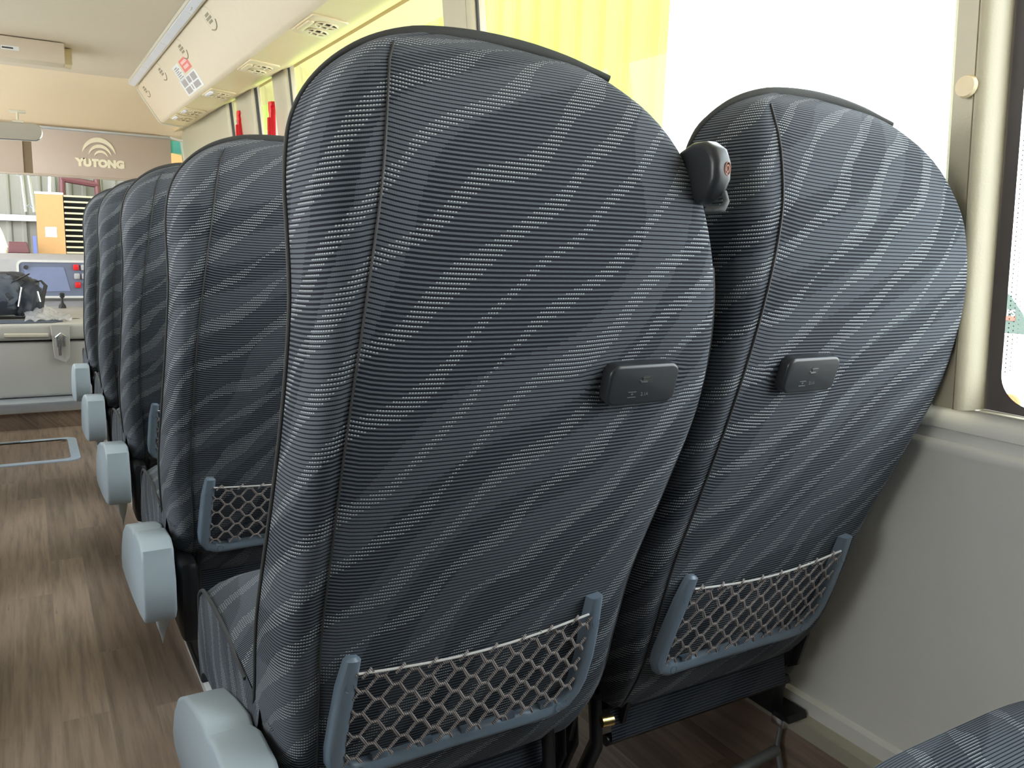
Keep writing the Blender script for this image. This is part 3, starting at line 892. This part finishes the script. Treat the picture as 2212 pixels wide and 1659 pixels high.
# front cap and header board
bm = new_bm()
rows = []
for t in [i / 14 for i in range(15)]:
    y = 6.08 + .87 * t; z = .968 - .10 * t - .165 * t * t
    rows.append([(-1.3, y, z - .0), (-.5, y, z), (.3, y, z), (.9, y, z - .008), (1.12, y, z - .03), (1.2, y, z - .06)])
rows.append([(x, 6.97, z + .1) for x, y, z in rows[-1]]); 
sheet(bm, rows); struct('trim_24', bm, M['cap'])
bm = new_bm(); box(bm, (-1.2, 6.90, .688), (1.02, 6.95, .706), .006); struct('trim_25', bm, M['alu'])
bm = new_bm(); box(bm, (-1.2, 6.92, .372), (.030, 7.0, .70), .004); box(bm, (.085, 6.92, .372), (1.008, 7.0, .70), .004); box(bm, (-1.2, 6.915, .360), (1.008, 6.99, .374), .004)
hb = tag(obj('header_board', bm, M['board']), 'taupe header board above the windscreen carrying a cream YUTONG logo', 'header board')
bm = new_bm(); box(bm, (.030, 6.93, .374), (.085, 6.98, .70)); obj('centre_post', bm, plain('post_brown', (.20, .15, .09), .6), hb)
bm = new_bm()
Mt = Matrix.Translation((.520, 6.917, .470)) @ Matrix.Rotation(PI / 2, 4, 'X') @ Matrix.Diagonal((1.03, 1, 1, 1))
text_bm(bm, 'YUTONG', .070, Mt, .003, .0055, 0.0, spacing=1.04)
for R_, w_, cx, cz in ((.112, .030, .512, .530), (.076, .022, .518, .522), (.046, .017, .524, .515)):
    A = []; n = 28
    for i in range(n + 1):
        a = math.radians(6 + 168 * i / n); k = math.sin(PI * i / n) ** .7
        A.append((a, k))
    out = [(cx + R_ * 1.0 * math.cos(a), cz + R_ * 1.12 * math.sin(a)) for a, k in A]
    inn = [(cx + (R_ - w_ * k) * math.cos(a), cz + (R_ - w_ * k) * 1.12 * math.sin(a)) for a, k in A][::-1]
    for i in range(n):
        o1, o2 = out[i], out[i + 1]; i1, i2 = inn[n - i], inn[n - i - 1]
        vs = [bm.verts.new((p[0], 6.914, p[1])) for p in (o1, o2, i2, i1)]
        if (Vector(vs[0].co) - Vector(vs[3].co)).length > 1e-6 or 1: bm.faces.new(vs)
obj('logo', bm, M['logo'], hb, smooth=False)
# windscreen
bm = new_bm(); sheet(bm, [[(-1.2, 7.05, -.3), (1.02, 7.05, -.3)], [(-1.2, 7.05, .9), (1.02, 7.05, .9)]]); struct('window_6', bm, M['glass'], False)
bm = new_bm(); sheet(bm, [[(1.02, 7.05, .60), (1.2, 6.98, .56)], [(1.02, 7.05, .72), (1.2, 6.98, .70)]]); struct('window_7', bm, M['glass_teal'], False)
bm = new_bm(); sheet(bm, [[(1.02, 7.05, .3), (1.2, 6.98, .3)], [(1.02, 7.05, .60), (1.2, 6.98, .56)]]); struct('window_8', bm, M['glass'], False)
bm = new_bm(); tube(bm, [(1.00, 6.88, .700), (1.03, 6.88, .688), (1.08, 6.87, .680), (1.13, 6.86, .672), (1.135, 6.86, .63)], .007, 8)
tag(obj('curtain_rail', bm, M['white']), 'bent white rod beside the right end of the header board', 'rod')
bm = new_bm(); box(bm, (-1.3, 7.0, FL), (1.3, 7.1, -.22)); struct('wall_front', bm, M['dash'], False)
# ceiling box
root = empty('ceiling_box', (.0, 5.2, .96))
bm = new_bm(); box(bm, (-.45, -.04, -.108), (.243, .10, -.002), .006); obj('housing', bm, M['ceil'], root)
bm = new_bm(); box(bm, (.10, .10, -.085), (.285, .24, -.002), .004); obj('mount', bm, M['strip'], root)
bm = new_bm(); box(bm, (-.045, -.0415, -.070), (.035, -.040, -.050)); obj('name_plate', bm, M['white'], root, smooth=False)
bm = new_bm(); box(bm, (-.040, -.0425, -.064), (.010, -.0414, -.057)); obj('plate_print', bm, M['rubber'], root, smooth=False)
tag(root, 'long beige box fixed under the ceiling with small silver name plate', 'ceiling box')
# mirror
root = empty('interior_mirror', (.0, 6.0, .565))
bm = new_bm(); prism(bm, rrect(-.14, 0, .56, .106, .05, 8), 'y', -.012, .012, .006, 2)
for v_ in bm.verts: v_.co.z += v_.co.x * .02
obj('mirror_housing', bm, M['chrome'], root)
bm = new_bm(); prism(bm, rrect(-.14, 0, .545, .093, .045, 8), 'y', -.0145, -.0125)
for v_ in bm.verts: v_.co.z += v_.co.x * .02
obj('mirror_glass', bm, M['mirror'], root, smooth=False)
bm = new_bm(); tube(bm, [(.010, .01, .05), (.010, .02, .12)], .007, 8); tube(bm, [(-.02, .0, .06), (.04, .0, .06)], .008, 8)
box(bm, (-.035, .01, .115), (.055, .06, .130), .004)
obj('bracket', bm, M['cream'], root)
tag(root, 'wide rounded interior driving mirror under the front ceiling', 'mirror')
# wipers outside the windscreen
root = empty('windscreen_wipers', (.03, 7.12, .45))
for n_, pts in (('wiper_arm', [(-.030, 0, .20), (-.022, 0, .02), (-.014, 0, -.16), (-.006, 0, -.345)]), ('wiper_arm', [(.010, 0, .20), (.022, 0, .02), (.034, 0, -.16), (.048, 0, -.345)])):
    bm = new_bm(); tube(bm, pts, .0095, 8); obj(n_, bm, M['white'], root)
bm = new_bm(); tube(bm, [(-.055, 0, -.078), (-.02, 0, -.085)], .008, 8); tube(bm, [(.03, 0, -.085), (.065, 0, -.082)], .008, 8); tube(bm, [(0, 0, -.31), (.02, 0, -.295), (.04, 0, -.31)], .008, 8); obj('linkage', bm, M['alu'], root)
tag(root, 'pair of white windscreen wiper arms hanging down outside below the mirror', 'wiper')
# hammers
def hammer(y, z, label):
    root = empty('emergency_hammer', (wx(z) - .025, y, z))
    bm = new_bm(); prism(bm, [(-.025, .075), (.03, .08), (.038, .072), (.036, .035), (.022, .02), (.024, -.10), (-.012, -.10), (-.014, .02), (-.022, .03), (-.012, .05), (-.026, .058)], 'x', -.016, .010, .004, 2)
    obj('holder', bm, M['red'], root)
    bm = new_bm(); prism(bm, [(-.008, .0), (.010, 0), (.008, -.16), (-.004, -.16)], 'x', -.028, -.012, .003, 2); obj('handle', bm, M['red'], root)
    bm = new_bm(); box(bm, (-.030, -.002, -.06), (-.0285, .006, -.13)); obj('handle_label', bm, M['white'], root, smooth=False)
    tag(root, label, 'emergency hammer')
hammer(4.24, .565, 'larger red emergency hammer on the third window pillar'); hammer(4.93, .60, 'smaller red emergency hammer on the farther window pillar')
# paper on the small window near hammer
bm = new_bm(); box(bm, (wx(.5) + .014, 4.30, .44), (wx(.5) + .016, 4.50, .60)); tag(obj('window_notice', bm, M['white']), 'pale notice stuck on the narrow window by the larger hammer', 'notice')

# ---------------------------------------------------------------- driver's area
root = empty('engine_cover', (.0, 5.2, -.862))
def E_(bm): 
    for v_ in bm.verts: v_.co -= Vector((0, 5.2, -.862))
    return bm
bm = new_bm(); box(bm, (-.62, 4.775, -.86), (.40, 5.80, -.575), .02, 3); obj('body', E_(bm), M['console'], root)
bm = new_bm(); box(bm, (-.63, 4.760, -.566), (.41, 5.82, -.484), .018, 3); obj('lid', E_(bm), M['console'], root)
bm = new_bm(); tube(bm, [(-.112, 4.750, -.536), (.078, 4.750, -.540)], .007, 8, flat=(1, 1.4)); obj('handle_bar', E_(bm), M['cream'], root)
bm = new_bm()
prism(bm, [(.088, -.486), (.176, -.486), (.170, -.66), (.150, -.685), (.100, -.66)], 'y', 4.752, 4.762, .003, 1); obj('latch_plate', E_(bm), M['console'], root)
bm = new_bm(); box(bm, (.112, 4.742, -.60), (.122, 4.752, -.54), .002); box(bm, (.142, 4.742, -.60), (.152, 4.752, -.54), .002); box(bm, (.118, 4.738, -.645), (.132, 4.75, -.56), .003); tube(bm, [(.110, 4.742, -.55), (.132, 4.735, -.53), (.155, 4.742, -.55)], .004, 8)
obj('latch', E_(bm), M['chrome'], root)
bm = new_bm(); bmesh.ops.create_circle(bm, cap_ends=True, segments=20, radius=.018, matrix=Matrix.Translation((.215, 5.02, -.4832)) @ Matrix.Diagonal((1.3, 1, 1, 1))); obj('grip_hole', E_(bm), M['rubber'], root, smooth=False)
tag(root, 'grey-beige box-shaped engine cover with chrome latch at the bus front', 'engine cover')
# floor hatch
root = empty('floor_hatch', (-.15, 4.17, FL))
bm = new_bm()
outer = rrect(0, 0, .62, .46, .05, 6); inner = rrect(0, 0, .545, .385, .03, 6); n = len(outer)
for i in range(n):
    j = (i + 1) % n
    for z0_, z1_ in ((.005, .005),):
        vs = [bm.verts.new((*outer[i], .005)), bm.verts.new((*outer[j], .005)), bm.verts.new((*inner[j], .005)), bm.verts.new((*inner[i], .005))]
        bm.faces.new(vs)
        vs = [bm.verts.new((*outer[i], .0)), bm.verts.new((*outer[j], .0)), bm.verts.new((*outer[j], .005)), bm.verts.new((*outer[i], .005))]
        bm.faces.new(vs)
obj('hatch_rim', bm, plain('hatch_rim_pale_blue', (.55, .66, .80), .4), root, smooth=False)
bm = new_bm(); box(bm, (-.06, .195, .004), (.08, .212, .009), .002); obj('hatch_hinge', bm, M['alu'], root)
bm = new_bm()
for x, y in ((.255, .17), (.255, -.17)): bmesh.ops.create_circle(bm, cap_ends=True, segments=10, radius=.011, matrix=Matrix.Translation((x, y, .0045)))
obj('hatch_screw', bm, M['chrome'], root, smooth=False)
tag(root, 'rounded aluminium floor hatch rim in the wood aisle floor', 'floor hatch')
# dashboard
root = empty('dashboard', (.2, 5.95, -.862))
def D_(bm):
    for v_ in bm.verts: v_.co -= Vector((.2, 5.95, -.862))
    return bm
bm = new_bm(); prism(bm, [(5.93, -.862), (5.93, -.46), (5.90, -.44), (5.90, -.20), (5.93, -.175), (6.0, -.166), (6.9, -.20), (6.98, -.30), (6.98, -.862)], 'x', -1.2, 1.1, .01, 2); obj('body', D_(bm), M['dash'], root)
bm = new_bm()
oo = rrect(.20, -.320, .50, .235, .035, 6); ii = rrect(.20, -.320, .474, .208, .025, 6)
for i in range(len(oo)):
    j = (i + 1) % len(oo)
    for a, b, y0_, y1_ in ((oo, ii, 5.885, 5.885),):
        bm.faces.new([bm.verts.new((p[0], 5.885, p[1])) for p in (oo[i], oo[j], ii[j], ii[i])])
    bm.faces.new([bm.verts.new(q) for q in ((oo[i][0], 5.885, oo[i][1]), (oo[j][0], 5.885, oo[j][1]), (oo[j][0], 5.90, oo[j][1]), (oo[i][0], 5.90, oo[i][1]))])
    bm.faces.new([bm.verts.new(q) for q in ((ii[i][0], 5.885, ii[i][1]), (ii[j][0], 5.885, ii[j][1]), (ii[j][0], 5.90, ii[j][1]), (ii[i][0], 5.90, ii[i][1]))])
obj('bezel', D_(bm), M['white'], root, smooth=False)['label'] = 'white rounded bezel'
bm = new_bm(); prism(bm, rrect(.20, -.320, .474, .208, .025, 6), 'y', 5.892, 5.90); obj('control_panel', D_(bm), M['dashpanel'], root, smooth=False)
bm = new_bm(); prism(bm, [(-.015, -.245), (.205, -.245), (.235, -.395), (.015, -.398)], 'y', 5.888, 5.893, .001, 1); obj('display', D_(bm), M['screen'], root, smooth=False)
bm = new_bm(); tube(bm, [(.0, 5.893, -.248), (.0, 5.875, -.248)], [.017, .013], 16); obj('knob', D_(bm), M['chrome'], root)
for x, z, m_ in ((.272, -.245, 'red'), (.275, -.300, 'dash'), (.278, -.355, 'red'), (.315, -.245, 'dash'), (.318, -.300, 'dash')):
    bm = new_bm(); box(bm, (x - .016, 5.872, z - .018), (x + .016, 5.893, z + .018), .006, 2); obj('switch', D_(bm), M[m_], root)
tag(root, 'grey dashboard with white bezel, bluish display and red switches', 'dashboard')
# gear lever
root = empty('gear_lever', (.178, 5.70, -.484))
bm = new_bm(); tube(bm, [(0, 0, 0), (0, 0, .016), (0, 0, .030), (0, 0, .05)], [.021, .019, .009, .005], 12); obj('gaiter', bm, M['rubber'], root)
bm = new_bm(); tube(bm, [(0, 0, .03), (.001, 0, .06), (.002, 0, .066), (.002, 0, .088), (.002, 0, .094)], [.006, .006, .013, .015, .008], 12); obj('lever_knob', bm, M['blackpl'], root)
tag(root, 'small black gear lever on the engine cover before the dashboard', 'gear lever')
# bag
def lump(bm, c, s, amp=.1, seed=1, squash=.35, n=4):
    r = bmesh.ops.create_icosphere(bm, subdivisions=n, radius=1); rnd = random.Random(seed)
    W = [(Vector((rnd.uniform(-1, 1), rnd.uniform(-1, 1), rnd.uniform(-1, 1))) * rnd.uniform(2, 10), rnd.uniform(0, 6), rnd.uniform(.25, 1)) for _ in range(13)]
    for v_ in r['verts']:
        d = v_.co.normalized(); k = 1 + amp * sum(a * (1 - abs(math.sin(w.dot(d) + p))) for w, p, a in W) / 3
        q = Vector([math.copysign(abs(d[i]) ** .75, d[i]) for i in range(3)]) * k
        v_.co = Vector((c[0] + q.x * s[0], c[1] + q.y * s[1], max(c[2] - s[2] * .93, c[2] + q.z * s[2])))
root = empty('black_bag', (-.12, 5.15, -.484))
bm = new_bm(); lump(bm, (-.05, 0, .120), (.19, .15, .105), .17, 3, n=5); lump(bm, (.110, -.03, .10), (.062, .10, .090), .22, 8, n=4); obj('bag_body', bm, M['bag'], root)
bm = new_bm(); lump(bm, (-.06, -.08, .135), (.14, .09, .085), .2, 5, n=4); obj('front_flap', bm, M['bag2'], root)
bm = new_bm(); tube(bm, [(.14, -.06, .19), (.185, -.08, .20), (.205, -.09, .175), (.19, -.10, .12), (.175, -.12, .03)], .008, 8, flat=(1.6, .5)); tube(bm, [(-.20, -.16, .02), (-.05, -.16, .10), (.06, -.14, .20), (.13, -.10, .235)], .009, 8, flat=(1.8, .5)); obj('strap', bm, M['rubber'], root)
bm = new_bm(); tube(bm, [(.095, -.145, .17), (.085, -.15, .12), (.075, -.155, .07)], .006, 8); tube(bm, [(.155, -.125, .145), (.165, -.13, .09)], .009, 8, flat=(1.6, .5)); obj('zip_pull', bm, M['chrome'], root)
tag(root, 'black nylon bag with metal zip pulls lying on the engine cover', 'bag')
bm = new_bm()
rnd = random.Random(4); rows = []
for i in range(15):
    r = []
    for j in range(19):
        x = -.02 + .215 * j / 18; y = 4.83 + .30 * i / 14
        z = -.482 + max(0, .075 * math.exp(-((x - .04) / .07) ** 2) * (i / 14) + rnd.uniform(.0, .007) + .012 * abs(math.sin(x * 60 + y * 40)))
        r.append((x + rnd.uniform(-.004, .004), y + rnd.uniform(-.006, .006), z))
    rows.append(r)
sheet(bm, rows); tag(obj('plastic_wrap', bm, M['plastic'], angle=75), 'crumpled clear plastic wrap next to the black bag', 'plastic wrap')
bm = new_bm(); prism(bm, [(-.35, 4.80), (.10, 4.80), (.15, 4.86), (.13, 4.92), (-.35, 4.95)], 'z', -.483, -.478, .001, 1); tag(obj('folder', bm, M['bag2']), 'flat dark blue folder under the bag and plastic wrap', 'folder')

# folding bar below the rail
root = empty('folding_footrest', (1.1, .96, FL))
def F_(bm):
    for v_ in bm.verts: v_.co -= Vector((1.1, .96, FL))
    return bm
bm = new_bm(); tube(bm, [(1.160, .936, -.845), (1.158, .940, -.90), (1.156, .938, -.915)], .0045, 8); tube(bm, [(1.156, .938, -.915), (1.156, .925, -.95), (1.158, .905, -.998)], .006, 8); obj('stay', F_(bm), M['grey_steel'], root)
bm = new_bm(); tube(bm, [(1.156, .938, -.916), (1.05, .938, -.930), (.80, .938, -.945)], .010, 10); obj('bar', F_(bm), M['grey_steel'], root)
bm = new_bm(); box(bm, (1.150, .925, -.868), (1.165, .955, -.85), .003); obj('hinge', F_(bm), M['chrome'], root)
tag(root, 'grey folding foot bar hanging from the wall rail under the window seat', 'footrest')

# ---------------------------------------------------------------- outside
bm = new_bm(); box(bm, (-30, -20, -2.05), (40, 40, -2.0)); o = struct('trim_30', bm, M['concrete'], False); o.name = 'ground'; o['kind'] = 'structure'
# corrugated yard fence on the right
bm = new_bm()
def ribs(x): 
    t = (x / .26) % 1
    return .035 if t < .22 else (.035 * (1 - (t - .22) / .08) if t < .30 else (0 if t < .92 else .035 * (t - .92) / .08))
ys = [3.80]; y = 3.80
while y < 14: 
    y += .02; ys.append(y)
rows = [[(3.2 - ribs(y), y, z) for y in ys] for z in (-2.0, 0, 2.0, 4.6)]
sheet(bm, rows); tag(obj('corrugated_fence', bm, M['fence'], smooth=False), 'tall bright yellow-green corrugated sheet wall outside the side windows', 'wall')
# shed beyond the windscreen
bm = new_bm(); box(bm, (-7, 9.2, 3.5), (2.6, 13.6, 3.6)); struct('trim_31', bm, M['shed'], False)  # unseen shed roof, added to darken the wall beneath it
bm = new_bm(); xs_ = [-3 + .02 * i for i in range(330)]
def rb(x):
    t = (x / .19) % 1; return .03 if t < .25 else (0 if t > .35 else .03 * (1 - (t - .25) / .1))
sheet(bm, [[(x, 13.4 - rb(x), z) for x in xs_] for z in (-2, 0, 3.5)]); 
sh = tag(obj('shed_wall', bm, M['shed'], smooth=False), 'grey corrugated shed wall far beyond the windscreen', 'wall')
bm = new_bm(); box(bm, (-3, 13.25, .07), (3.5, 13.35, .15)); box(bm, (-3, 13.25, -.9), (3.5, 13.35, -.82)); obj('wall_rail', bm, M['alu'], sh, smooth=False)
root = empty('brown_board_rack', (.33, 12.6, -2.0))
k_ = 12.6 / 13
bm = new_bm(); box(bm, (.161 * k_ - .33, -.05, 1.2), (.489 * k_ - .33, .05, 2.425)); obj('board', bm, M['cardboard'], root, smooth=False)
bm = new_bm(); box(bm, (.155 * k_ - .33, -.06, 2.42), (.495 * k_ - .33, .06, 2.45), .004); obj('top_rail', bm, M['white'], root)
bm = new_bm(); box(bm, (.255 * k_ - .33, -.056, 1.87), (.392 * k_ - .33, -.050, 2.0)); obj('paper', bm, M['white'], root, smooth=False)
for i in range(11):
    bm = new_bm(); zz = 2.41 - i * .074; box(bm, (.497 * k_ - .33, -.05, zz - .012), (1.05, .05, zz + .012), .003); obj('slat', bm, M['slat'], root)
bm = new_bm(); box(bm, (.15, .15, .2), (1.05, .20, 2.42)); obj('back_panel', bm, M['blackmat'], root, smooth=False)
bm = new_bm(); box(bm, (.144 * k_ - .33 + .02, -.05, 0), (.20 - .33 + .02, .05, 1.2)); box(bm, (.1, -.05, 0), (.14, .05, 1.2)); obj('leg', bm, M['cardboard'], root, smooth=False)
tag(root, 'orange-brown board rack with pale slats seen through the windscreen', 'rack')
bm = new_bm(); tube(bm, [(.325, 12.55, .44), (.338, 12.55, .66)], .018, 10); tag(obj('pole', bm, M['white']), 'pale stick standing on top of the brown board rack', 'pole')
root = empty('dark_red_frame', (.72, 13.1, -2.0))
for pts in ([(-.28, 0, 0), (-.22, 0, 2.75)], [(.30, 0, 0), (.20, 0, 2.75)]):
    bm = new_bm(); tube(bm, pts, .04, 8); obj('leg', bm, M['maroon'], root)
bm = new_bm(); tube(bm, [(-.23, 0, 2.66), (.22, 0, 2.60)], .045, 8); obj('crossbar', bm, M['maroon'], root)
tag(root, 'dark red steel frame standing against the shed wall', 'frame')
bm = new_bm(); box(bm, (1.42, 12.95, -2), (1.50, 13.05, 1.2)); tag(obj('white_post', bm, M['white'], smooth=False), 'white post right of the dark red frame beyond the windscreen', 'post')
bm = new_bm(); box(bm, (1.54, 13.0, -2), (2.4, 13.1, 1.1)); tag(obj('hoarding_board', bm, M['cardboard'], smooth=False), 'brown panel leaning on the shed wall behind the white post', 'panel')
root = empty('maroon_bench', (-.07, 12.4, -2.0))
bm = new_bm(); prism(bm, [(-.12, 1.66), (-.10, 1.80), (.10, 1.80), (.13, 1.66)], 'y', -.1, .1, .01, 1); obj('backrest', bm, M['maroon'], root)
bm = new_bm(); box(bm, (-.14, -.5, 1.55), (.16, .1, 1.66), .01); obj('seat', bm, M['maroon'], root); bm = new_bm(); box(bm, (-.12, -.4, 0), (.14, .1, 1.55)); obj('base', bm, M['blackmat'], root, smooth=False)
tag(root, 'maroon bench seat outside left of the brown board', 'bench')
bm = new_bm(); box(bm, (.10, 12.3, -2), (.135, 12.36, -.12)); tag(obj('blue_post', bm, M['blue'], smooth=False), 'thin blue post beside the brown board rack', 'post')
# white vehicle ahead-left
root = empty('white_truck', (-.9, 11.5, -2.0))
bm = new_bm(); box(bm, (-.9, -.8, .4), (.72, .3, 1.78), .06, 3); obj('body', bm, M['van'], root)
bm = new_bm(); tube(bm, [(.70, 0, 1.74), (.66, 0, 1.90), (.58, 0, 2.12), (.3, 0, 2.2), (-.8, 0, 2.22)], .035, 8); tube(bm, [(.70, -.7, 1.74), (.66, -.6, 1.90), (.58, -.5, 2.12), (.3, -.5, 2.2), (-.8, -.5, 2.22)], .035, 8); obj('roof_frame', bm, M['van'], root)
bm = new_bm(); tube(bm, [(.42, -.6, .35), (.42, -.4, .35)], .35, 20); obj('wheel', bm, M['rubber'], root)
tag(root, 'white truck body at the far left beyond the windscreen', 'truck')
# van outside the nearest window
root = empty('parked_van', (3.9, 1.4, -2.0))
def V_(bm):
    for v_ in bm.verts: v_.co -= Vector((3.9, 1.4, -2.0))
    return bm
bm = new_bm(); prism(bm, [(2.6, -1.6), (2.6, -.9), (2.35, -.38), (1.98, -.285), (1.70, -.285), (-1.8, -.285), (-1.8, -1.6)], 'x', 3.25, 4.9, .03, 2); obj('body', V_(bm), M['van'], root)
bm = new_bm(); prism(bm, [(1.85, -.285), (1.83, -.20), (1.80, -.14), (1.765, -.125), (1.735, -.135), (1.68, -.20), (1.63, -.278)], 'x', 3.2, 3.26, .002, 1); obj('windscreen_visor', V_(bm), M['vanglass'], root)
bm = new_bm(); box(bm, (3.197, 1.705, -.232), (3.2, 1.800, -.216)); obj('red_stripe', V_(bm), M['red_l'], root, smooth=False)
bm = new_bm(); text_bm(bm, 'CHIPS', .034, Matrix.Translation((3.198, 1.750, -.205)) @ Matrix(((0, 0, -1, 0), (-1, 0, 0, 0), (0, 1, 0, 0), (0, 0, 0, 1))), .0004, .0006); obj('lettering', V_(bm), M['white'], root, smooth=False)
bm = new_bm(); tube(bm, [(3.26, 1.707, -.555), (3.238, 1.707, -.555)], [.042, .038], 20); obj('round_lamp', V_(bm), M['cardboard'], root)
for yy in (-1.0, 1.9):
    bm = new_bm(); tube(bm, [(3.27, yy, -1.66), (3.45, yy, -1.66)], .34, 24); obj('wheel', V_(bm), M['rubber'], root)
tag(root, 'white parked vehicle outside the nearest window with CHIPS lettering on a dark band', 'van')

# ---------------------------------------------------------------- light and camera
w = bpy.data.worlds.new('World'); scene.world = w; w.use_nodes = True
nt = w.node_tree; bg = nt.nodes['Background']; bg.inputs[0].default_value = (1.0, 1.0, 1.0, 1); bg.inputs[1].default_value = 4.0
tc = nt.nodes.new('ShaderNodeTexCoord'); sp = nt.nodes.new('ShaderNodeSeparateXYZ'); nt.links.new(tc.outputs['Generated'], sp.inputs[0])
rp = nt.nodes.new('ShaderNodeValToRGB'); nt.links.new(sp.outputs[2], rp.inputs[0])
rp.color_ramp.elements[0].color = (1, .98, .94, 1); rp.color_ramp.elements[0].position = 0.0
rp.color_ramp.elements[1].color = (.82, .92, 1, 1); rp.color_ramp.elements[1].position = .6
nt.links.new(rp.outputs[0], bg.inputs[0])

s_ = 1774.0
yaw, pit, rol = .5349, .1711, .0325
F = Vector((math.sin(yaw) * math.cos(pit), math.cos(yaw) * math.cos(pit), -math.sin(pit)))
Rr = Vector((math.cos(yaw), -math.sin(yaw), 0)); U = Rr.cross(F)
R2 = Rr * math.cos(rol) + U * math.sin(rol); U2 = -Rr * math.sin(rol) + U * math.cos(rol)
cd = bpy.data.cameras.new('Camera'); cam = bpy.data.objects.new('Camera', cd); C.objects.link(cam)
cam.matrix_world = Matrix((R2, U2, -F)).transposed().to_4x4()
cd.sensor_width = 36; cd.lens = 36 * s_ / 2212; cd.clip_start = .02; cd.clip_end = 200
scene.camera = cam
scene.view_settings.view_transform = 'Standard'; scene.view_settings.look = 'None'; scene.view_settings.gamma = 1
scene.view_settings.use_curve_mapping = False; scene.view_settings.exposure = 1.08
